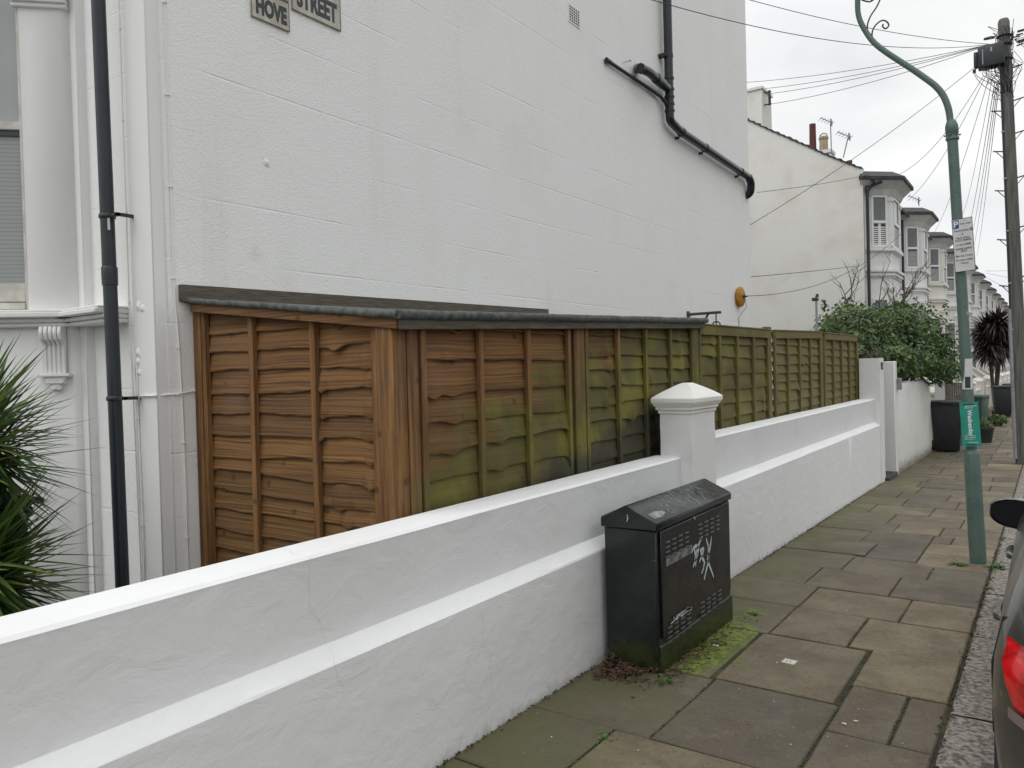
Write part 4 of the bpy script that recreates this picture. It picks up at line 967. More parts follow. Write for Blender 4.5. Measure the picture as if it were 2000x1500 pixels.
# ================================================================== TELEGRAPH POLE
TY = 15.84
tb = Vector((-.385, TY, gz(TY))); tt_ = onY(1960, 40, TY)
tp = thing('telegraph_pole', tuple(tb), 'weathered wooden telegraph pole with step irons and a tangle of wires', 'telegraph pole')
def tx(z): return tb.lerp(tt_, (z-tb.z)/(tt_.z-tb.z))
mb = MB(); mb.tube([tx(-1.95), tx(1), tx(4), tx(tt_.z-.03), tx(tt_.z+.02)], [.118, .108, .096, .088, .07], 18); obj('pole', mb, 'pole_wood', tp, smooth=50)
for (z, sd_) in ((4.98, 1), (4.28, -1), (4.42, 1), (3.86, 1), (3.58, -1), (3.1, 1), (2.9, -1), (2.25, 1), (2.05, -1), (1.4, 1), (1.25, -1), (.6, 1)):
    mb = MB(); c = tx(z); mb.tube([c+Vector((sd_*.08, 0, 0)), c+Vector((sd_*.24, 0, .03))], .011, 6); mb.tube([c+Vector((sd_*.20, 0, .02)), c+Vector((sd_*.09, 0, -.11))], .007, 6); obj('step_iron', mb, 'iron', tp)
bc = onY(1933, 112, TY-.12); mb = MB(); mb.box((bc.x-.17, TY-.30, bc.z-.20), (bc.x+.22, TY-.08, bc.z+.17)); mb.box((bc.x-.23, TY-.27, bc.z-.16), (bc.x-.17, TY-.12, bc.z+.10)); obj('junction_box', mb, 'black_plastic', tp, bevel=.02, seg=2)
mb = MB(); mb.box((bc.x-.10, TY-.307, bc.z-.16), (bc.x-.085, TY-.300, bc.z+.10)); mb.box((bc.x+.02, TY-.306, bc.z+.04), (bc.x+.045, TY-.300, bc.z+.11)); obj('box_strap', mb, 'galv', tp)
mb = MB(); rn = random.Random(4)
for z in (5.15, 5.4, 5.55):
    c = tx(z); mb.lathe(c, [(.10, -.02), (.125, 0), (.10, .02)], 12)
for k in range(64):
    z = rn.uniform(4.65, 5.7); c = tx(z); a = rn.uniform(0, 2*pi); r0 = rn.uniform(.10, .15); r1 = r0+rn.uniform(.01, .13)
    if z < 4.95: c = c+Vector((-.12, -.1, 0))
    p = c+Vector((r0*cos(a), r0*sin(a), 0)); q = c+Vector((r1*cos(a+.5), r1*sin(a+.5), rn.uniform(-.28, .2))); s_2 = tx(z+rn.uniform(-.35, .1))+Vector((.1*cos(a+1), .1*sin(a+1), 0))
    mb.tube(smoothp([p, q, s_2], 4), .005, 4)
for k in range(16):
    c = tx(5.45+rn.uniform(-.16, .15)); s = -1 if k < 7 else 1; c = c+Vector((s*rn.uniform(.12, .20), -.05, 0)); mb.tube([c, c+Vector((s*.10, 0, rn.uniform(-.02, .02)))], .013, 5)
for k in range(9):
    c = bc+Vector((rn.uniform(-.24, .15), -.12, -.2)); mb.tube(smoothp([c, c+Vector((rn.uniform(-.06, .06), 0, -.12)), c+Vector((.15+rn.uniform(0, .1), .05, -.3)), tx(c.z-.55)], 4), .006, 4); mb.box((c.x-.014, c.y-.012, c.z-.05), (c.x+.014, c.y+.012, c.z+.01))
obj('wire_tangle', mb, 'wire_black', tp, smooth=0)
mb = MB(); a = tx(-1.72)+Vector((-.105, -.06, 0)); b = tx(.86)+Vector((-.095, -.06, 0)); mb.tube([a, b], .034, 10); obj('cable_guard', mb, 'galv', tp)
mb = MB(); a = b+Vector((.01, 0, 0)); b = tx(4.6)+Vector((-.07, -.06, 0)); mb.tube([a, b], .022, 8); obj('riser_cable', mb, 'wire_black', tp)
for z in (3.9, 3.1, 2.2, 1.3, .5):
    mb = MB(); c = tx(z)+Vector((-.075, -.09, 0)); mb.box((c.x-.03, c.y-.012, c.z-.012), (c.x+.02, c.y+.01, c.z+.012)); obj('cable_clip', mb, 'galv', tp)

# overhead cables
nC = [0]
def cable(p, q, sag, r, label, n=28):
    p = Vector(p); q = Vector(q); P = [p.lerp(q, i/n)-Vector((0, 0, sag*4*(i/n)*(1-i/n))) for i in range(n+1)]
    mb = MB(); mb.tube(P, r*.8, 5); return solo('overhead_cable', mb, 'wire_black', label, 'cable', 'overhead telephone wires', smooth=60)
hub = tx(5.45)+Vector((-.2, -.05, 0)); hub2 = tx(4.9)+Vector((-.3, -.2, -.1))
cable(hub, onX(1120, -48, FX+.02), .30, .006, 'overhead cable crossing the top of the white flank, lower one of two')
cable(hub, onX(1330, -40, FX+.02), .14, .006, 'overhead cable leaving the white flank near its top right corner, upper one of two')
for (y, s, lb) in ((162, .10, 'topmost of the bundled wires from the pole to the chimney stack'), (178, .12, 'second from the top of the bundled wires running to the chimney stack'), (190, .13, 'third from the top of the bundled wires running to the chimney stack'), (212, .16, 'lowest of the bundled wires, reaching the stack at the insulator bracket')):
    cable(hub, onY(1440, y, 19.), s, .007, lb)
cable(tx(5.3)+Vector((-.18, -.05, 0)), onY(1462, 441, 12.1), .12, .006, 'long diagonal wire falling from the pole across the cream gable')
cable(onY(1702, 340, 17.95), onY(1478, 376, 12.1), .03, .006, 'short wire from the corner eaves of the cream gable to the soil pipe elbow')
cable(onX(1447, 578, FX+.09), onY(1765, 452, 18.3), .35, .006, 'slack wire rising from the yellow disc towards the first bay window')
cable(onY(1464, 541, 12.1), onY(1680, 519, 17.9), .01, .007, 'nearly level wire low across the cream gable wall')
for (x0, y0, x1, y1, Yd, lb) in ((1921, 148, 1757, 340, 20, 'wire from the junction box to the first bay roof'), (1925, 148, 1773, 392, 22, 'wire from the junction box to the back edge of the first bay roof'),
    (1932, 150, 1826, 452, 30, 'wire from the junction box to the roof of the third house'), (1938, 152, 1880, 420, 36, 'wire dropping from the junction box just left of the parking plate'),
    (1943, 160, 1886, 470, 42, 'darker wire dropping from the junction box behind the parking plate'), (1946, 165, 1896, 470, 50, 'first of three close wires dropping right of the parking plate'),
    (1949, 165, 1901, 486, 55, 'second of three close wires dropping right of the parking plate'), (1951, 168, 1908, 500, 60, 'third of three close wires dropping right of the parking plate')):
    cable(onY(x0, y0, TY-.15), onY(x1, y1, Yd), .25, .006 if Yd < 40 else .008, lb)
for (y1, yy, lb) in ((28, 10, 'highest wire leaving the pole to the right'), (52, 4, 'second highest wire leaving the pole to the right'), (75, 6, 'middle wire leaving the pole to the right'), (105, 8, 'fourth wire down leaving the pole to the right'), (130, 9, 'lowest wire leaving the pole to the right')):
    cable(tx(5.45)+Vector((.14, -.02, 0)), onY(2060, y1, TY-2), .02, .006, lb)
for (y0, y1, lb) in ((529, 528, 'faint level wire far down the street, left of the pole'), (533, 545, 'faint wire just below the level one far down the street'), (541, 575, 'faint sloping wire far down the street, left of the pole')):
    cable(onY(1925, y0, 70), onY(1990, y1, 60), .02, .014, lb)

# ================================================================== TERRACE
Y0H = 18.0; FXH = -3.24; PITCH = 4.9; EZ = 3.98; GZ = -1.85
def terrace(name, loc, first, cream, label):
    ox, oy = loc; t = thing(name, (ox, oy, GZ), label, 'house', 'white bay-fronted terraced houses')
    wm = 'terrace_cream' if cream else 'terrace_white'
    W = PITCH; e = EZ; dep = 7.6; rx_ = ox-3.75; rz = e+2.62
    mb = MB(); mb.extr([(ox, GZ-3), (ox, e), (rx_, rz-.03), (ox-dep, e), (ox-dep, GZ-3)], 'Y', oy+(.16 if first else .003), oy+W-.003); obj('wall', mb, wm, t, smooth=0)
    if first:
        mb = MB(); prof = [(ox-.004, GZ-3), (ox-.004, e+.16)]
        n = 14
        for i in range(n+1): k = i/n; prof.append((ox-.02-(ox-.02-rx_)*k, e+.19+(rz-e-.14)*k+.022*nz1(i, 5, 1.3)-.05*sin(pi*k)))
        prof += [(ox-dep, e+.05), (ox-dep, GZ-3)]
        mb.extr(prof, 'Y', oy, oy+.16); obj('gable_wall', mb, 'cream_gable', t, smooth=0)
        mb = MB(); pts_ = prof[2:-2]; rs = random.Random(4)
        for a, b in zip(pts_, pts_[1:]):
            for q in range(2):
                f0_, f1_ = q/2, (q+1)/2; xa, za = a[0]+(b[0]-a[0])*f0_, a[1]+(b[1]-a[1])*f0_; xb, zb_ = a[0]+(b[0]-a[0])*f1_, a[1]+(b[1]-a[1])*f1_; mb.tint = rs.random(); h_ = rs.uniform(.03, .05)
                mb.hexa([(xa, oy-.03, za-.005), (xa, oy+.22, za-.005), (xb-.03, oy+.22, zb_-.005), (xb-.03, oy-.03, zb_-.005), (xa, oy-.03, za+h_), (xa, oy+.22, za+h_), (xb-.03, oy+.22, zb_+.012), (xb-.03, oy-.03, zb_+.012)])
        obj('verge', mb, 'slate', t, smooth=0)
    mb = MB(); rn = random.Random(7)
    ny = 10
    for i in range(22):                           # slates in courses
        k0 = i/22; k1 = (i+1)/22; mb.tint = rn.random()
        xa = ox+.22-(ox+.22-rx_)*k0; xb = ox+.22-(ox+.22-rx_)*k1; za = e-.12+(rz-e+.15)*k0; zb = e-.12+(rz-e+.15)*k1
        mb.hexa([(xa, oy+.03, za-.01), (xa, oy+W, za-.01), (xb, oy+W, zb-.01), (xb, oy+.03, zb-.01), (xa, oy+.03, za+.05), (xa, oy+W, za+.05), (xb, oy+W, zb+.03), (xb, oy+.03, zb+.03)])
    mb.hexa([(rx_, oy+.03, rz-.01), (rx_, oy+W, rz-.01), (ox-dep-.2, oy+W, e-.1), (ox-dep-.2, oy+.03, e-.1), (rx_, oy+.03, rz+.05), (rx_, oy+W, rz+.05), (ox-dep-.2, oy+W, e-.05), (ox-dep-.2, oy+.03, e-.05)])
    rf = obj('roof', mb, 'slate', t, smooth=0)
    # chimney on the far party wall
    cx = ox-1.98; cyy = oy+W-.1; rzc = e+1.97
    mb = MB(); mb.box((cx-.55, cyy-.22, e+.6), (cx+.35, cyy+.18, rzc-.02)); mb.box((cx-.58, cyy-.25, rzc-.12), (cx+.38, cyy+.21, rzc-.03)); ch = obj('chimney', mb, 'terrace_white' , rf)
    mb = MB(); mb.lathe((cx-.17, cyy, rzc-.05), [(.095, 0), (.085, .84), (.09, .86)], 12); obj('chimney_pot', mb, 'pot_red', ch)
    mb = MB(); mb.lathe((cx+.12, cyy, rzc-.05), [(.12, 0), (.11, .36), (.13, .38), (.13, .43), (.10, .46)], 12); mb.tube([Vector((cx+.12+.10*cos(a), cyy, rzc+.40+.10*sin(a))) for a in [i*pi/6 for i in range(7)]], .018, 5); obj('chimney_pot', mb, 'pot_cream', ch)
    mb = MB(); mb.lathe((cx-.45, cyy, rzc-.05), [(.12, 0), (.12, .14), (.13, .16), (.10, .18)], 12); obj('chimney_pot', mb, 'soffit_paint', ch)
    if first:
        p = onY(1495, 178, oy+.3); mb = MB(); mb.box((p.x-2.2, oy+.004, e+.7), (p.x, oy+.75, p.z-.03)); mb.box((p.x-2.2, oy-.03, p.z-.03), (p.x+.03, oy+.78, p.z+.03)); c2 = obj('chimney', mb, 'cream_gable', t)
        mb = MB(); b = Vector((p.x, oy+.2, p.z-.35))
        for z in (0, .28): mb.tube([b+Vector((0, 0, z)), b+Vector((.16, 0, z))], .015, 6)
        mb.tube([b+Vector((.12, 0, -.03)), b+Vector((.12, 0, .31))], .03, 6); obj('insulator_bracket', mb, 'iron', c2)
    # bay
    ins, pr_ = .22, .44; b0, b1 = .20, 2.15
    def poly(o): k = o*.41; return [(ox-.05, oy+b0-o*1.2), (ox, oy+b0-o*1.2), (ox+pr_+o, oy+b0+pr_-k), (ox+pr_+o, oy+b1-pr_+k), (ox, oy+b1+o*1.2), (ox-.05, oy+b1+o*1.2)]
    mb = MB(); mb.prism(poly(0), GZ-2, e-.30); by = obj('bay_wall', mb, wm, t, smooth=0)
    mb = MB(); mb.frustum(poly(.0), e-.38, poly(.05), e-.32); mb.frustum(poly(.05), e-.32, poly(.10), e-.22); mb.frustum(poly(.10), e-.22, poly(.26), e-.06); obj('bay_cornice', mb, 'soffit_paint', by, smooth=0)
    mb = MB(); mb.prism(poly(.30), e-.06, e+.015); P0 = poly(.30); P1 = [(ox-.16, oy+b0+.05), (ox-.12, oy+b0+.05), (ox+.02, oy+b0+.45), (ox+.02, oy+b1-.45), (ox-.12, oy+b1-.05), (ox-.16, oy+b1-.05)]; mb.frustum(P0, e+.016, poly(.05), e+.17); mb.frustum(poly(.05), e+.171, P1, e+.24); mb.tint = .2; obj('bay_roof', mb, 'slate', by, smooth=0)
    mb = MB()
    zb1 = GZ+3.70
    for (o, z0, z1) in ((.03, zb1, zb1+.04), (.07, zb1+.04, zb1+.08), (.045, zb1+.08, zb1+.12), (.10, zb1+.12, zb1+.17)): mb.prism(poly(o), z0, z1)
    for (o, z0, z1) in ((.03, 2.40, 2.43), (.08, 2.43, 2.50)): mb.prism(poly(o), z0, z1)
    obj('string_course', mb, wm, by, smooth=0)
    # windows on the three faces of the bay, both floors
    pts = [Vector((ox, oy+b0, 0)), Vector((ox+pr_, oy+b0+pr_, 0)), Vector((ox+pr_, oy+b1-pr_, 0)), Vector((ox, oy+b1, 0))]
    for i in range(3):
        a, b = pts[i], pts[i+1]; d = (b-a).normalized(); nn = Vector((d.y, -d.x, 0)); Lg = (b-a).length
        m0, m1 = (.13, Lg-.11) if i != 1 else (.18, Lg-.18)
        for (z0, z1, zm, fl_) in ((2.52, 3.64, 3.06, 1), (GZ+1.2, GZ+3.25, GZ+2.2, 0)):
            def wb(mb, s0, s1, z0, z1, o0, o1): mb.hexa([a+d*s0+nn*o0+Vector((0, 0, z0)), a+d*s1+nn*o0+Vector((0, 0, z0)), a+d*s1+nn*o1+Vector((0, 0, z0)), a+d*s0+nn*o1+Vector((0, 0, z0)), a+d*s0+nn*o0+Vector((0, 0, z1)), a+d*s1+nn*o0+Vector((0, 0, z1)), a+d*s1+nn*o1+Vector((0, 0, z1)), a+d*s0+nn*o1+Vector((0, 0, z1))])
            mb = MB(); f = .045
            wb(mb, m0, m0+f, z0, z1, 0, .03); wb(mb, m1-f, m1, z0, z1, 0, .03); wb(mb, m0+f, m1-f, z1-f, z1, 0, .03); wb(mb, m0+f, m1-f, z0, z0+f, 0, .03); wb(mb, m0+f, m1-f, zm-.03, zm+.03, 0, .04)
            w_ = obj('window', mb, 'upvc_white', by, smooth=0)
            mb = MB(); wb(mb, m0+f, m1-f, zm+.03, z1-f, .002, .010); obj('pane', mb, 'glass_grey', w_, smooth=0)
            mb = MB(); wb(mb, m0+f, m1-f, z0+f, zm-.03, .002, .010)
            obj('pane', mb, 'glass_dark' if fl_ else 'glass_grey', w_, smooth=0)
            if fl_ and first and i == 0:
                mb = MB()
                for k in range(9): zz = z0+f+.01+k*.045; wb(mb, m0+f+.01, (m0+m1)/2-.03, zz, zz+.022, .012, .02); wb(mb, (m0+m1)/2+.03, m1-f-.01, zz, zz+.022, .012, .02)
                wb(mb, (m0+m1)/2-.03, (m0+m1)/2+.03, z0+f, zm-.03, .011, .022); obj('shutter', mb, 'upvc_white', w_, smooth=0)
            elif fl_:
                mb = MB(); mb.tint = .5
                for k in range(12): zz = z0+f+k*.035; wb(mb, m0+f, m1-f, zz, zz+.026, .011, .014)
                obj('blind', mb, 'net_curtain', w_, smooth=0)
    # pilasters at the bay's corners
    for c in pts[1:3]:
        mb = MB()
        for (z0, z1) in ((2.51, 3.50), (GZ+1.0, GZ+3.4)):
            mb.box((c.x-.08, c.y-.09, z0), (c.x+.025, c.y+.09, z1)); mb.box((c.x-.10, c.y-.11, z1-.001), (c.x+.05, c.y+.11, z1+.09)); mb.box((c.x-.09, c.y-.10, z0), (c.x+.04, c.y+.10, z0+.07))
        obj('pilaster', mb, wm, by, smooth=0, bevel=.01)
    mb = MB(); mb.box((ox-.02, oy+3.1, GZ-1), (ox+.03, oy+4.1, GZ+2.2)); dd = obj('door', mb, 'slate', t, smooth=0)
    mb = MB(); mb.box((ox-.02, oy+2.95, GZ+2.2), (ox+.35, oy+4.25, GZ+2.4)); mb.box((ox-.02, oy+2.95, GZ-1), (ox+.06, oy+3.095, GZ+2.2)); mb.box((ox-.02, oy+4.105, GZ-1), (ox+.06, oy+4.25, GZ+2.2)); obj('door_surround', mb, wm, t, smooth=0)
    mb = MB(); mb.box((ox-.01, oy+3.15, 2.45), (ox+.035, oy+4.05, 3.55)); w_ = obj('window', mb, 'upvc_white', t, smooth=0)
    mb = MB(); mb.box((ox+.034, oy+3.22, 2.52), (ox+.04, oy+3.98, 2.96)); mb.box((ox+.034, oy+3.22, 3.03), (ox+.04, oy+3.98, 3.48)); obj('pane', mb, 'glass_grey', w_, smooth=0)
    # drainpipe
    mb = MB(); q = oy+.06 if first else oy-.02; xx = ox+.07
    if first: mb.tube(smoothp([Vector((ox+.34, oy+.2, e-.10)), Vector((ox+.15, oy+.10, e-.18)), Vector((xx, q, e-.34)), Vector((xx, q, e-.7)), Vector((xx, q, GZ-.5))], 5), .034, 8)
    else: mb.tube([Vector((xx, q, e-.2)), Vector((xx, q, GZ-1))], .034, 8)
    obj('drainpipe', mb, 'pipe_black', t, smooth=60)
    return t
ordn = ['first', 'second', 'third', 'fourth', 'fifth', 'sixth', 'seventh', 'eighth', 'ninth', 'tenth', 'eleventh', 'twelfth', 'thirteenth', 'fourteenth']
terrace('terraced_house', (FXH, Y0H), True, False, 'end terraced house with big cream gable wall and shuttered bay window')
proto = terrace('terraced_house', (FXH, Y0H+PITCH), False, False, 'second house of the terrace, slatted blinds in its white bay')
protoc = terrace('terraced_house', (FXH, Y0H+2*PITCH), False, True, 'third house of the terrace, cream painted with ornate bay columns')
for i in range(3, 14):
    s = protoc if i in (4, 7, 8, 11) else proto; base_i = 2 if s is protoc else 1
    c = copy_tree(s); c.location = s.location+Vector((0, PITCH*(i-base_i), .02*(i-base_i)))
    c['label'] = '%s house along the terrace, seen edge-on with dark bay roof%s' % (ordn[i], ', cream painted' if s is protoc else ', white painted')

# aerials on the end roof
def aerial(base, top, label):
    base = Vector(base); top = Vector(top); t = thing('tv_aerial', tuple(base), label, 'aerial', 'roof television aerials')
    mb = MB(); mb.tube([base, top], .014, 6); obj('mast', mb, 'metal_grey', t)
    mb = MB(); h = Vector((-.24, 0, .15)); mb.tube([top-h*.25, top+h], .012, 5)
    for k in range(5): c = top+h*(-.2+.28*k); mb.tube([c+Vector((-.05, -.10+.01*k, -.07)), c+Vector((.03, .10-.01*k, .05))], .007, 4)
    mb.box(top+Vector((.01, -.08, -.09)), top+Vector((.03, .08, .06))); obj('antenna', mb, 'metal_grey', t)
aerial(onY(1624, 300, 20.5), onY(1622, 238, 20.5), 'taller television aerial standing by the chimney pots')
aerial(onY(1647, 308, 19.5), onY(1657, 266, 19.5), 'shorter leaning television aerial, right of the chimney pots')
aerial(onY(1795, 402, 24), onY(1793, 390, 24), 'tiny television aerial above the second bay roof')

# thin conduit on the side of the gable garden
mb = MB(); a = onY(1597, 660, 13.0); b = onY(1594, 578, 13.0)
st = thing('service_mast', (a.x, a.y, gz(13)), 'thin grey metal mast with small fittings standing in front of the cream gable', 'mast')
mb.tube([Vector((a.x, a.y, gz(13)-.1)), b], .018, 8); obj('mast', mb, 'galv', st)
mb = MB(); mb.box(b+Vector((-.06, -.03, -.08)), b+Vector((.03, .03, -.03))); mb.box(b+Vector((0, -.02, -.02)), b+Vector((.035, .02, .03))); mb.box(a+Vector((-.06, -.03, .0)), a+Vector((.03, .03, .04))); obj('fitting', mb, 'iron', st)

# ================================================================== NEXT GARDEN: gateway, wall, bush
gw2 = thing('front_wall', (-2, 15, gz(15)), 'white rounded-end garden wall under the overhanging green bush', 'wall')
mb = MB(); yA, yB = 13.05, 17.45
zt0 = onX(1755, 748, -1.96).z; zt1 = onX(1806, 742, -1.96).z
def W2(u, v):
    Y = yA+.22+(yB-yA-.22)*u; d = yB-Y; zt = zt0+(zt1-zt0)*u+.02*nz1(Y, 3, 2)
    if d < .5: zt -= .5-sqrt(max(0, .25-(.5-d)**2))
    z0 = gz(Y)-.08
    P = [(-1.96, z0), (-1.957, z0+.4), (-1.962, zt-.06), (-1.975, zt-.015), (-2.0, zt), (-2.14, zt), (-2.165, zt-.02), (-2.17, z0)]
    q = P[int(round(v*7))]; return (q[0]+.006*nz3((Y*2, q[1]*3, 0)), Y, max(q[1], z0))
mb.grid(W2, 50, 7, flip=False); obj('wall_section', mb, 'far_wall_paint', gw2, smooth=60)
mb = MB(); mb.box((-2.2, yA, gz(yA)-.1), (-1.955, yA+.235, .01)); jm = obj('gate_jamb', mb, 'pier_paint', gw2, bevel=.01)
mb = MB(); p = onX(1751, 750, -1.955); mb.box((-1.96, yA+.18, p.z-.09), (-1.90, yA+.34, p.z+.09)); obj('bell_box', mb, 'metal_grey', jm, bevel=.005)
mb = MB(); mb.box((-2.25, 12.29, gz(12.5)-.1), (-1.93, yA+.01, gz(12.5)+.055)); obj('doorstep', mb, 'slate', gw2, bevel=.005)
mb = MB(); mb.box((-2.5, 12.32, gz(12.5)), (-2.45, yA+.0, -.12)); obj('gate', mb, 'timber_grey', gw2)

def leafmass(mb, blobs, n, size, rnd, dark=.25, aspect=.5):
    tot = sum(b[3]*b[4]*b[5] for b in blobs)
    for (cx, cy, cz, rx, ry, rz) in blobs:
        for _ in range(int(n*rx*ry*rz/tot)):
            th = rnd.uniform(0, 2*pi); ph = math.acos(rnd.uniform(-1, 1)); r = rnd.random()**.28
            bump = 1+.42*nz3((cx+3*cos(th)*sin(ph), cy+3*sin(th)*sin(ph), cz+3*cos(ph)), 1.1)
            r *= bump
            p = Vector((cx+rx*r*cos(th)*sin(ph), cy+ry*r*sin(th)*sin(ph), cz+rz*r*cos(ph)))
            if nz3(p, 2.3) < -.20 and rnd.random() < .85: continue
            nrm = Vector((cos(th)*sin(ph), sin(th)*sin(ph), cos(ph)+.5))+Vector((rnd.gauss(0, .6), rnd.gauss(0, .6), rnd.gauss(0, .5))); nrm.normalize()
            d = nrm.cross(Vector((rnd.gauss(0, 1), rnd.gauss(0, 1), rnd.gauss(0, 1)))).normalized(); w = nrm.cross(d)
            s = size*rnd.uniform(.55, 1.45); tn = min(1, max(0, rnd.gauss(.42, .2)+.18*nz3(p, 2.2)))
            a = p-d*s*.5; b = p+d*s*.5; m1 = p+w*s*aspect*.5+nrm*s*.08; m2 = p-w*s*aspect*.5+nrm*s*.08; q1 = p+d*s*.2
            mb.add([a, m1, b, m2, p], [(0, 4, 1), (1, 4, 2), (2, 4, 3), (3, 4, 0)], tn)
rnd = random.Random(12)
bush = thing('bush', (-2.6, 15.2, gz(15)), 'big dense green evergreen bush spilling over the white wall by the pavement', 'bush')
mb = MB()
blobs = [(-2.75, 14.3, .62, .55, 1.1, .50), (-2.45, 15.6, .62, .70, 1.2, .55), (-2.05, 16.6, .55, .62, 1.1, .58), (-1.85, 16.9, .15, .55, .9, .50), (-2.25, 15.4, .18, .62, 1.5, .40), (-2.55, 13.6, .38, .45, .9, .42), (-2.3, 14.2, .1, .45, .9, .33),
         (-3.0, 14.9, .75, .5, .9, .40), (-2.5, 16.8, .85, .5, .8, .38), (-2.45, 12.9, .1, .28, .45, .45), (-1.75, 17.1, -.12, .35, .6, .34)]
blobs = [(a, b, c-.09, d, e, f*.93) for a, b, c, d, e, f in blobs]
leafmass(mb, blobs+[(-2.3, 15.0, -.05, .5, 1.7, .32), (-2.1, 16.3, .05, .55, 1.2, .40)], 26000, .088, rnd)
for k in range(40):                                # shoots standing proud of the crown
    b = rnd.choice(blobs[:4]+blobs[7:9]); p = Vector((b[0]+rnd.uniform(-.5, .5), b[1]+rnd.uniform(-.9, .9), b[2]+b[5]*.85)); h = rnd.uniform(.06, .22)
    for i in range(int(h/.022)):
        q = p+Vector((rnd.gauss(0, .025), rnd.gauss(0, .025), i*.022)); leafmass(mb, [(q.x, q.y, q.z, .03, .03, .02)], 2, .075, rnd)
obj('foliage', mb, 'bush_leaf', bush, smooth=0, fixn=False)
mb = MB()
for (x, y) in ((-2.45, 13.2), (-2.4, 14.5), (-2.35, 15.8), (-2.3, 16.8), (-2.6, 15.2)):
    for k in range(4): mb.tube(smoothp([Vector((x, y, gz(y))), Vector((x+rnd.uniform(-.1, .1), y+rnd.uniform(-.1, .1), -.8)), Vector((x+rnd.uniform(-.3, .3), y+rnd.uniform(-.4, .4), 0)), Vector((x+rnd.uniform(-.4, .4), y+rnd.uniform(-.6, .6), .7))], 3), [.03-.0022*i for i in range(10)], 6)
for k in range(14):
    p = Vector((-2.32, rnd.uniform(12.4, 13.3), rnd.uniform(-.1, .2))); mb.tube(smoothp([p, p+Vector((.1, rnd.uniform(-.15, .1), .12)), p+Vector((.22, rnd.uniform(-.3, .3), rnd.uniform(-.1, .1)))], 3), .006, 4)
obj('stem', mb, 'bark', bush)
# bare shrub rising behind the bush
sh = thing('bare_shrub', (-2.9, 16.6, gz(16)), 'leafless twiggy shrub rising above the bush in front of the first bay', 'shrub')
mb = MB(); rnd = random.Random(31)
def twig(p, d, Ln, r, lev):
    pts = [p]; n = 4
    for i in range(n): d = (d+Vector((rnd.gauss(0, .12), rnd.gauss(0, .12), rnd.gauss(.03, .08)))).normalized(); pts.append(pts[-1]+d*Ln/n)
    mb.tube(pts, [r*(1-.14*i) for i in range(n+1)], 5)
    if lev:
        for i in (1, 2, 3, 4):
            if rnd.random() < .8: twig(pts[i], (d+Vector((rnd.gauss(0, .6), rnd.gauss(0, .5), rnd.uniform(0, .4)))).normalized(), Ln*rnd.uniform(.4, .65), r*.58, lev-1)
for (x, dx) in ((-2.70, -.25), (-2.66, .12), (-2.68, .35), (-3.5, -.2), (-3.1, -.5)):
    twig(Vector((x, 16.8, .5)), Vector((dx, 0, 1)).normalized(), .95, .018, 3)
mb.tube([(-2.7, 16.7, gz(16.7)), (-2.68, 16.8, .6)], .03, 6); obj('branches', mb, 'twig', sh, smooth=60)

# ================================================================== FAR FRONT GARDENS
for i in range(14):
    Y = 18.3+i*PITCH
    for (dy, yy) in ((0, Y),):
        t = thing('front_wall', (-2.1, yy+2, gz(yy)), '%s low front garden wall and piers along the terrace' % ordn[i], 'wall', 'front garden walls of the terrace')
        z0 = gz(yy+4); m_ = 'terrace_cream' if i % 3 != 1 else 'terrace_white'
        mb = MB(); mb.box((-2.2, yy+.8, z0-.5), (-2.02, yy+3.3, z0+.85)); mb.box((-2.24, yy+.8, z0+.85), (-1.99, yy+3.3, z0+.92)); obj('wall_section', mb, m_, t, smooth=0, bevel=.01)
        # party wall that slopes up to the house
        mb = MB(); mb.extr([(-2.05, z0-.5), (-2.05, z0+1.05), (-2.45, z0+1.15), (-3.2, z0+1.75), (-3.2, z0-.5)], 'Y', yy+4.55, yy+4.75); mb.extr([(-2.0, z0+1.05), (-2.0, z0+1.11), (-2.45, z0+1.22), (-3.2, z0+1.84), (-3.2, z0+1.75), (-2.45, z0+1.15)], 'Y', yy+4.50, yy+4.80); obj('party_wall', mb, m_, t, smooth=0)
        for py in (.62, 3.3, 4.45):
            mb = MB(); mb.box((-2.27, yy+py, z0-.5), (-1.97, yy+py+.3, z0+1.12)); mb.box((-2.30, yy+py-.03, z0+1.12), (-1.94, yy+py+.33, z0+1.18))
            cx, cyy = -2.12, yy+py+.15; mb.frustum([(-2.30, yy+py-.03), (-1.94, yy+py-.03), (-1.94, yy+py+.33), (-2.30, yy+py+.33)], z0+1.18, [(cx-.02, cyy-.02), (cx+.02, cyy-.02), (cx+.02, cyy+.02), (cx-.02, cyy+.02)], z0+1.30); obj('gate_pier', mb, m_, t, smooth=0, bevel=.008)
# grey timber gate just past the bush
gt = thing('side_gate', (-2.0, 18.5, gz(18)), 'weathered grey wooden gate and post beyond the black bin', 'gate')
ga = onY(1846, 800, 18.3); 
mb = MB(); pa = onY(1838, 726, 18.35); mb.box((pa.x-.12, 18.3, gz(18)-.05), (pa.x+.07, 18.42, pa.z+.22)); obj('post', mb, 'pier_paint', gt)
mb = MB(); mb.box((pa.x+.075, 18.33, gz(18)-.05), (pa.x+.17, 18.42, pa.z+.20)); obj('post', mb, 'timber_grey', gt)
mb = MB(); rn = random.Random(3)
gx0 = pa.x+.175; gx1 = onY(1888, 760, 18.35).x
for k in range(7):
    a = gx0+(gx1-gx0)*k/7; u = (k+.5)/7; mb.box((a+.003, 18.36, gz(18)+.05), (a+(gx1-gx0)/7-.003, 18.385, -.42-.10*sin(pi*u)*1.0))
mb.box((gx0, 18.34, -.55), (gx1, 18.36, -.46)); mb.box((gx0, 18.34, -1.5), (gx1, 18.36, -1.4)); obj('boards', mb, 'timber_grey', gt)

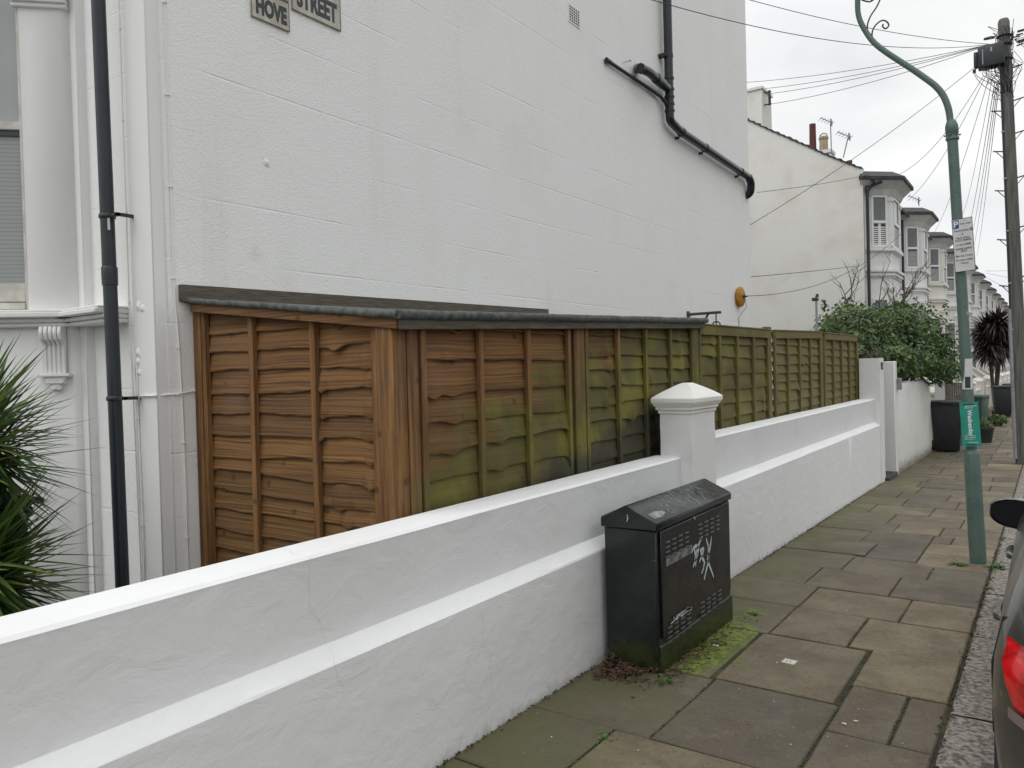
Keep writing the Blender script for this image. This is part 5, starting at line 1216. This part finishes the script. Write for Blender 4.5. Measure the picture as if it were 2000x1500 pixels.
# wheelie bins
def bin_(x, y, yaw, mat, label, h=1.04, base_z=None, name='wheelie_bin'):
    z = gz(y) if base_z is None else base_z; t = thing(name, (x, y, z), label, 'bin', 'wheelie bins on the pavement')
    R = Matrix.Rotation(yaw, 3, 'Z'); O = Vector((x, y, z))
    def tr(p): return O+R@Vector(p)
    def box8(mb, b, tp_, z0, z1): mb.hexa([tr((b[0], b[2], z0)), tr((b[1], b[2], z0)), tr((b[1], b[3], z0)), tr((b[0], b[3], z0)), tr((tp_[0], tp_[2], z1)), tr((tp_[1], tp_[2], z1)), tr((tp_[1], tp_[3], z1)), tr((tp_[0], tp_[3], z1))])
    mb = MB(); box8(mb, (-.22, .22, -.24, .22), (-.27, .27, -.33, .30), .03, h-.08); box8(mb, (-.285, .285, -.345, .31), (-.285, .285, -.345, .31), h-.11, h-.055); obj('body', mb, mat, t, bevel=.025, seg=2)
    mb = MB(); box8(mb, (-.295, .295, -.36, .30), (-.27, .27, -.33, .27), h-.053, h-.01); box8(mb, (-.10, .10, -.39, -.34), (-.10, .10, -.39, -.34), h-.06, h-.035); obj('lid', mb, mat, t, bevel=.02, seg=2)
    mb = MB(); mb.tube([tr((-.22, .36, h-.05)), tr((.22, .36, h-.05))], .016, 8); obj('handle', mb, mat, t)
    for s in (-1, 1):
        mb = MB(); mb.lathe(tr((s*.20, .24, .10)), [(.10, 0), (.10, .05)], 16, R@Vector((s, 0, 0))); obj('wheel', mb, 'rubber', t)
bin_(-1.73, 17.75, radians(8), 'bin_black', 'black wheelie bin at the end of the white wall, nearest the camera')
bin_(-1.50, 21.2, radians(-10), 'bin_green', 'dark green lidded bin partly hidden behind the lamp column')
bp_ = onG(1952, 838)
bin_(-1.30, 30, radians(10), 'bin_black', 'dark wheelie bin farther along the pavement, left of the green ones', 1.05)
bin_(-1.12, 33.5, radians(-5), 'bin_green', 'green wheelie bin just behind the far dark bin')
bin_(-.95, 36, radians(14), 'bin_green', 'farthest green wheelie bin, close beside the telegraph pole')
t = thing('planter', (-1.25, 20.2, gz(20)), 'round black plastic plant tub behind the green notice', 'plant pot')
c = onG(1922, 852); mb = MB(); mb.lathe((-1.22, 20.0, gz(20)), [(.15, 0), (.20, .30), (.215, .30), (.215, .34), (.19, .34), (.18, .30)], 18); obj('tub', mb, 'bin_black', t)
mb = MB(); rn = random.Random(8); leafmass(mb, [(-1.22, 20.0, gz(20)+.42, .16, .16, .14)], 120, .07, rn); obj('foliage', mb, 'bush_leaf', t, smooth=0, fixn=False)
for k, (dx, lb) in enumerate(((0, 'left one of two bare wooden sticks leaning by the black bin'), (.07, 'right one of two bare wooden sticks leaning by the black bin'))):
    mb = MB(); b = onY(1880, 882, 17.5); mb.tube([(-1.30+dx, 17.5, gz(17.5)), (-1.46+dx, 17.75, gz(17.5)+.62)], .012, 6); solo('stick', mb, 'stick_wood', lb, 'stick')
# plants against the far walls
rn = random.Random(17)
for (x, y, h, r, lb) in ((-1.6, 24.5, .55, .30, 'scrubby brownish plant growing against the far cream wall'), (-1.25, 25.6, .30, .28, 'low leafy weed clump on the far pavement edge'), (-2.6, 30, 1.5, .55, 'small leafy shrub in a front garden left of the purple palm')):
    t = thing('small_shrub', (x, y, gz(y)), lb, 'shrub'); mb = MB(); leafmass(mb, [(x, y, gz(y)+h*.55, r, r, h*.5)], 700, .09, rn); obj('foliage', mb, 'bush_leaf', t, smooth=0, fixn=False)
    mb = MB(); mb.tube([(x, y, gz(y)-.05), (x+.03, y, gz(y)+h*.6)], .02, 5); obj('stem', mb, 'bark', t)

# ================================================================== CABBAGE PALMS
def strap(mb, base, d, L_, w, droop, tint, fold=.25, n=6):
    d = d.normalized(); side = d.cross(Vector((0, 0, 1)));
    if side.length < .1: side = Vector((1, 0, 0))
    side.normalize(); vs = []
    for i in range(n+1):
        t = i/n; p = base+d*L_*t-Vector((0, 0, droop*L_*t*t)); ww = w*(.55+.9*t*(1-t)*1.6)*(1-t**4)*.5+.0004
        dn = Vector((0, 0, 1)); vs += [p+side*ww+dn*ww*fold, p-dn*ww*fold*.3, p-side*ww+dn*ww*fold]
    fs = []
    for i in range(n): a = i*3; fs += [(a, a+1, a+4, a+3), (a+1, a+2, a+5, a+4)]
    mb.add(vs, fs, tint)
def palm(name, base, heads, L_, w, mat, label, seed, trunk_r, nl=230, dr_=.35):
    rnd = random.Random(seed); t = thing(name, tuple(base), label, 'palm'); mb = MB()
    for h in heads:
        h = Vector(h); mid = Vector(base).lerp(h, .6)+Vector((0, 0, -.1)); mb.tube(smoothp([Vector(base), mid, h], 4), [trunk_r*(1-.03*i) for i in range(9)], 10)
    obj('trunk', mb, 'bark', t, smooth=60)
    for h in heads:
        mb = MB()
        for k in range(nl):
            z = rnd.uniform(-.75, 1); a = rnd.uniform(0, 2*pi); c = sqrt(max(0, 1-z*z)); d = Vector((c*cos(a), c*sin(a), z))
            strap(mb, Vector(h)+Vector((rnd.gauss(0, .02), rnd.gauss(0, .02), rnd.uniform(-.12, .05))), d, L_*rnd.uniform(.75, 1.1), w*rnd.uniform(.8, 1.1), rnd.uniform(.0, dr_)+(dr_*.4 if z < 0 else 0), min(1, max(0, rnd.gauss(.45, .22)+(-.2 if z < -.2 else .0))))
        obj('crown', mb, mat, t, smooth=60, fixn=False)
hc = onY(1941, 660, 34); palm('palm_tree', (hc.x, 34, gz(34)), [onY(1950, 628, 34), onY(1928, 642, 34.3), onY(1955, 668, 34), onY(1934, 672, 33.7)], .82, .10, 'purple_leaf', 'dark purple cabbage palm standing among the far front gardens', 4, .055, 280, .5)
h1 = onY(-62, 860, 1.30); h2 = onY(-50, 1110, 1.24)
palm('spiky_plant', (h1.x-.1, 1.32, gz(1.3)), [h1, h2], .46, .031, 'strap_leaf', 'spiky green cordyline at the left edge in front of the bay', 6, .035, 430, .07)
bin_(-3.86, 1.20, radians(3), 'bin_green', 'dark grey green bin tucked behind the spiky plant by the house', 1.0, gz(1.2)+.06)

# ================================================================== PARKED CAR
def car():
    RZ = gz(4.3)-.105; y0 = 2.36; Lc = 4.15; hwid = .865; cxx = -.165+hwid
    t = thing('parked_car', (cxx, y0+Lc/2, RZ), 'dark grey hatchback parked at the kerb, only its near side edge in view', 'car')
    def wy(s):                                     # half width along the length
        k = 1.0
        if s < .55: k = 1-.26*((.55-s)/.55)**2.4
        if s > 3.4: k = 1-.30*((s-3.4)/.75)**2.2
        return hwid*k
    def belt(s):
        if s > 3.0: return .98-.16*((s-3.0)/1.15)**1.3-(.12*max(0, (s-3.9)/.25))
        return 1.02-.03*abs(s-.9)
    def P(u, v):
        s = Lc*u; w = wy(s); hb = belt(s)
        prof = [(.0, .20), (.80, .19), (.93, .26), (.985, .42), (1.0, .60), (.992, .75), (.965, .88), (.92, hb-.03), (.90, hb), (0, hb+.01)]
        k = v*18; i = int(round(k)); sgn = 1
        if i > 9: i = 18-i; sgn = -1
        q = prof[i]; ys = y0+s
        if s < .3:                                  # rear end rounds over
            ys += .05*max(0, (q[1]-.75))/.3
        return (cxx-sgn*q[0]*w, ys, RZ+q[1])
    mb = MB(); mb.grid(P, 40, 18)
    for u in (0, 1):
        vs = [P(u, j/18) for j in range(19)][:-1]; mb.add(vs, [tuple(range(len(vs)))])
    body = obj('body', mb, 'car_paint', t, smooth=50)
    mb = MB()
    def Gp(u, v):
        st = [(.10, .70, .98), (.42, .62, 1.40), (1.2, .64, 1.46), (2.1, .62, 1.43), (3.05, .80, 1.0)]
        k = u*4; i = min(3, int(k)); f = k-i; a, b = st[i], st[i+1]; s = a[0]+(b[0]-a[0])*f; wt = a[1]+(b[1]-a[1])*f; zt = a[2]+(b[2]-a[2])*f
        lw = min(.78, wy(s)*.84); wt = min(wt, lw*.92); q = [(-lw, .97), (-wt, zt-.05), (-wt+.08, zt), (0, zt+.015), (wt-.08, zt), (wt, zt-.05), (lw, .97)][int(round(v*6))]
        return (cxx+q[0], y0+s, RZ+max(q[1], .95))
    mb.grid(Gp, 16, 6); obj('windows', mb, 'glass_dark', t, smooth=50)
    mb = MB(); mb.grid(lambda u, v: (cxx-.57+1.14*v, y0+.45+1.75*u, RZ+1.452-.05*(2*v-1)**2+.02*sin(pi*u)), 8, 8); obj('roof', mb, 'car_paint', t)
    for s, yy in ((-1, .78), (1, .78), (-1, 3.35), (1, 3.35)):
        mb = MB(); c = Vector((cxx+s*(hwid-.20), y0+yy, RZ+.31)); mb.lathe(c, [(.20, 0), (.30, .0), (.315, .03), (.315, .17), (.30, .195), (.21, .20)], 28, (s, 0, 0)); wh = obj('wheel', mb, 'rubber', t)
        mb = MB(); mb.lathe(c, [(.205, .17), (.21, .20), (.19, .19), (.05, .17), (.04, .20)], 20, (s, 0, 0)); obj('rim', mb, 'galv', wh)
    for s in (-1, 1):
        mb = MB()
        def TL(u, v):                               # wraps round the rear corner
            a = u; z = .71+.185*v; ss = .02+.24*a*(.75+.25*v)
            w = wy(ss)*([1.0, .998, .985][min(2, int(v*2.99))])
            bul = .012*sin(pi*v)
            return (cxx+s*(w+.006+bul), y0+ss-.012, RZ+z)
        def TB(u, v):
            z = .71+.185*v; w = wy(.02); return (cxx+s*(w*(1-.33*u)+.004), y0-.012-.012*sin(pi*v)+.05*max(0, z-.75)/.3, RZ+z)
        mb.grid(TL, 8, 6); mb.grid(TB, 4, 6); obj('tail_light', mb, 'tail_red', t, smooth=60)
        mb = MB(); mb.grid(lambda u, v: (cxx+s*(wy(.02+.2*u)+.010), y0+.0+.2*u, RZ+.675+.032*v), 6, 2); obj('lens_edge', mb, 'lens_dull', t)
        mb = MB(); mb.grid(lambda u, v: (cxx+s*(wy(3.6+.4*u)*.985), y0+3.6+.4*u, RZ+.62+.16*v), 6, 2); obj('headlight', mb, 'lamp_clear', t)
        for ss in (.93, 1.95):
            mb = MB(); X = cxx+s*(wy(ss)*.975); zz = RZ+.775
            mb.tube(smoothp([Vector((X-s*.012, y0+ss-.11, zz)), Vector((X+s*.016, y0+ss-.09, zz+.002)), Vector((X+s*.024, y0+ss, zz)), Vector((X+s*.016, y0+ss+.09, zz)), Vector((X-s*.012, y0+ss+.11, zz))], 3), [.012]*3+[.017]*7+[.012]*3, 8); obj('door_handle', mb, 'car_paint', t)
        hsd = MB(); cm = Vector((cxx+s*(hwid-.015), y0+2.25, RZ+.905))
        vs = []
        def mir(u, v):
            a = 2*pi*v; px = .115*math.copysign(abs(cos(a))**.8, cos(a)); pz = .074*math.copysign(abs(sin(a))**.75, sin(a)); px *= (1 if px*s < 0 else .95); pz *= (1.0-.12*max(0, s*cos(a)))
            k = [(1.0, 0), (1.06, .015), (1.04, .06), (.8, .10), (.35, .13), (.001, .135)][int(round(u*5))]
            return (cm.x+px*k[0], cm.y+k[1], cm.z+pz*k[0]+.10*s*px*.8)
        hsd.grid(mir, 5, 20); hsd.tube([cm+Vector((-s*.06, .06, -.02)), cm+Vector((-s*.22, .08, -.05))], .03, 8); mo = obj('wing_mirror', hsd, 'car_paint', t, smooth=60)
        mg = MB(); mg.add([(cm.x+.115*cos(2*pi*k/20)*.95, cm.y+.006, cm.z+.078*sin(2*pi*k/20)*(1-.12*max(0, s*cos(2*pi*k/20)))*.93+.08*s*.115*cos(2*pi*k/20)) for k in range(20)], [tuple(range(20))]); obj('mirror_glass', mg, 'mirror_dark', mo)
    mb = MB(); mb.grid(lambda u, v: (cxx-(wy(.0)+.012)*1.0*cos(pi*u), y0-.10*sin(pi*u)**.5*.6+.02, RZ+.22+.36*v), 16, 3); obj('bumper', mb, 'car_paint', t, smooth=60)
    mb = MB()                                        # panel gap of the rear door
    mb.tube([(cxx-wy(.62)*1.0-.001, y0+.62, RZ+.45), (cxx-wy(.55)*.995-.001, y0+.52, RZ+.72), (cxx-wy(.42)*.96, y0+.42, RZ+.9)], .004, 5); obj('panel_gap', mb, 'ink', t)
    mb = MB(); mb.box((cxx-.26, y0-.075, RZ+.62), (cxx+.26, y0-.045, RZ+.73)); obj('number_plate', mb, 'yellow_disc', t)
car()

# ================================================================== SMALL GROUND THINGS
def tuft(x, y, r, n, h, label, seed, fern=False):
    rn = random.Random(seed); t = thing('weed', (x, y, gz(y)), label, 'weed', 'weeds in the paving joints'); mb = MB()
    for k in range(n):
        a = rn.uniform(0, 2*pi); d = Vector((cos(a), sin(a), rn.uniform(.2, 1.2))); strap(mb, Vector((x+rn.gauss(0, r*.4), y+rn.gauss(0, r*.4), gz(y))), d, h*rn.uniform(.6, 1.2), .011 if fern else .006, rn.uniform(.3, .8), rn.random(), .2, 4)
    obj('leaves', mb, 'grass_green', t, smooth=0, fixn=False)
p = onG(1872, 1104); tuft(p.x, p.y, .05, 46, .10, 'leafy green weed at the left foot of the lamp column', 1, True)
p = onG(1948, 1110); tuft(p.x, p.y, .05, 46, .12, 'leafy green weed between the lamp column and the kerb', 2, True)
p = onG(1300, 1330); tuft(p.x, p.y, .05, 60, .045, 'small bright weed at the cabinet corner nearest the camera', 3)
p = onG(1472, 1200); tuft(p.x, p.y, .04, 36, .045, 'small weed in the joint just right of the cabinet', 4)
p = onG(1180, 1440); tuft(p.x, p.y, .05, 40, .03, 'tiny weed in the mossy joint near the bottom of the picture', 5)
p = onG(1930, 1150); tuft(p.x, p.y, .04, 30, .04, 'sparse weed in the joint beside the kerb stones', 6)
# dead leaves piled behind the cabinet, crumbs along the wall foot
rn = random.Random(77); mb = MB()
def scrap(x, y, z, s, tint):
    n = Vector((rn.gauss(0, .5), rn.gauss(0, .5), 1)).normalized(); d = n.orthogonal().normalized(); d = Matrix.Rotation(rn.uniform(0, 6.28), 3, n)@d; w = n.cross(d)
    c = Vector((x, y, z)); mb.add([c-d*s, c+w*s*.5+n*s*.3, c+d*s, c-w*s*.5+n*s*.2], [(0, 1, 2, 3)], tint)
for k in range(520):
    u = rn.random(); y = 3.60+rn.gauss(0, .07)-.04; x = -1.93+abs(rn.gauss(0, .12)); h = max(0, .16*exp(-((x+1.97)/.05)**2)*exp(-((y-3.6)/.08)**2)); y = min(y, 3.625)
    scrap(x, y, gz(y)+.008+rn.uniform(0, 1)*(h+.012), rn.uniform(.008, .022), rn.random())
for k in range(170): y = 4.0+rn.gauss(0, .22); x = -1.655+abs(rn.gauss(0, .06)); scrap(x, y, gz(y)+.007+rn.uniform(0, .01), rn.uniform(.006, .016), rn.random())
for k in range(60): y = rn.uniform(3.6, 3.75); x = -1.63+abs(rn.gauss(0, .05)); scrap(x, y, gz(y)+.007+rn.uniform(0, .01), rn.uniform(.006, .013), rn.random())
for k in range(900): y = rn.uniform(2.2, 12)**1.0; x = -1.992+abs(rn.gauss(0, .012)); scrap(x, y, gz(y)+.004, rn.uniform(.004, .012), rn.random()*.6)
for k in range(420): y = rn.uniform(2.6, 8.5); x = -.385+rn.gauss(0, .014); scrap(x, y, gz(y)+.002, rn.uniform(.005, .014), rn.random()*.6)
struct('leaf_litter', mb, 'dead_leaf', 'stuff', smooth=0, fixn=False)
# moss cushions in the open joints and round the cabinet
mb = MB()
def cushion(x, y, r): mb.lathe((x, y, gz(y)-.004), [(r, 0), (r*.8, r*.35), (r*.35, r*.55), (.0005, r*.6)], 7); mb.t[-100:] = mb.t[-100:]
for k in range(240): mb.tint = rn.random(); cushion(-1.655+abs(rn.gauss(0, .07)), 4.15+rn.gauss(0, .35), rn.uniform(.004, .013))
for k in range(700):
    mb.tint = rn.random()
    a, b = rn.choice([((-.82, 3.72), (-.82, 4.56)), ((-1.43, 3.72), (-.82, 3.72)), ((-1.43, 4.56), (-.385, 4.575)), ((-1.4, 2.94), (-1.4, 3.72)), ((-1.56, 2.36), (-1.56, 2.94)), ((-.95, 4.6), (-.95, 5.19)), ((-.81, 2.9), (-.81, 3.7)), ((-.39, 2.8), (-.39, 6.5)), ((-.56, 3.43), (-.56, 4.0)), ((-.81, 4.0), (-.39, 4.0)), ((-1.385, 4.56), (-1.385, 5.2))])
    u = rn.random(); x = a[0]+(b[0]-a[0])*u+rn.gauss(0, .006); y = a[1]+(b[1]-a[1])*u+rn.gauss(0, .006); cushion(x, y, rn.uniform(.002, .007))
struct('moss', mb, 'moss_green', 'stuff', smooth=60, fixn=False)
mb = MB()
for k in range(38):
    y = rn.uniform(2.3, 7); x = rn.uniform(-1.95, -.42); r = rn.uniform(.0012, .0042)*(1.5 if rn.random() < .15 else 1); mb.lathe((x, y, gz(y)+.004), [(r, 0), (r*.9, .0015), (.0003, .002)], 7)
struct('crumbs', mb, 'litter_white', 'stuff', fixn=False)
p = onG(1212, 1306); mb = MB(); mb.tube([p+Vector((-.02, .012, .012)), p+Vector((.022, -.012, .012))], .004, 8); solo('cigarette_end', mb, 'cig', 'white cigarette end lying in the dead leaves beside the cabinet', 'litter')
for (x, y, lb) in ((1398, 1262, 'crumpled pale scrap of litter on the moss in front of the cabinet'), (1672, 1410, 'small white blob of litter, right one on the slab near the kerb'), (1649, 1415, 'small white blob of litter, left one on the slab near the kerb')):
    p = onG(x, y); mb = MB(); r = .02 if x < 1500 else .011
    mb.add([(p.x, p.y, p.z+.007)]+[(p.x+r*cos(a)*(.8+1.1*nz3((cos(a)*2, sin(a)*2, x))), p.y+.8*r*sin(a)*(.8+1.1*nz3((cos(a)*2, sin(a)*2, x+4))), p.z+.005+.002*sin(a*3)) for a in [i*pi/7 for i in range(14)]], [(0, i+1, (i+1) % 14+1) for i in range(14)]); solo('litter', mb, 'litter_white', lb, 'litter', fixn=False)
p = onG(1543, 1294); mk = thing('marker_plate', tuple(p), 'little pale rectangular marker plate set in the large paving slab', 'plate')
mb = MB(); mb.box((p.x-.036, p.y-.028, p.z), (p.x+.032, p.y+.03, p.z+.006), -.1); obj('plate', mb, 'litter_white', mk)
mb = MB()
for k in range(2): mb.box((p.x-.018+.018*k, p.y-.012, p.z+.006), (p.x-.014+.018*k, p.y+.014, p.z+.0066))
obj('embossing', mb, 'slate', mk)
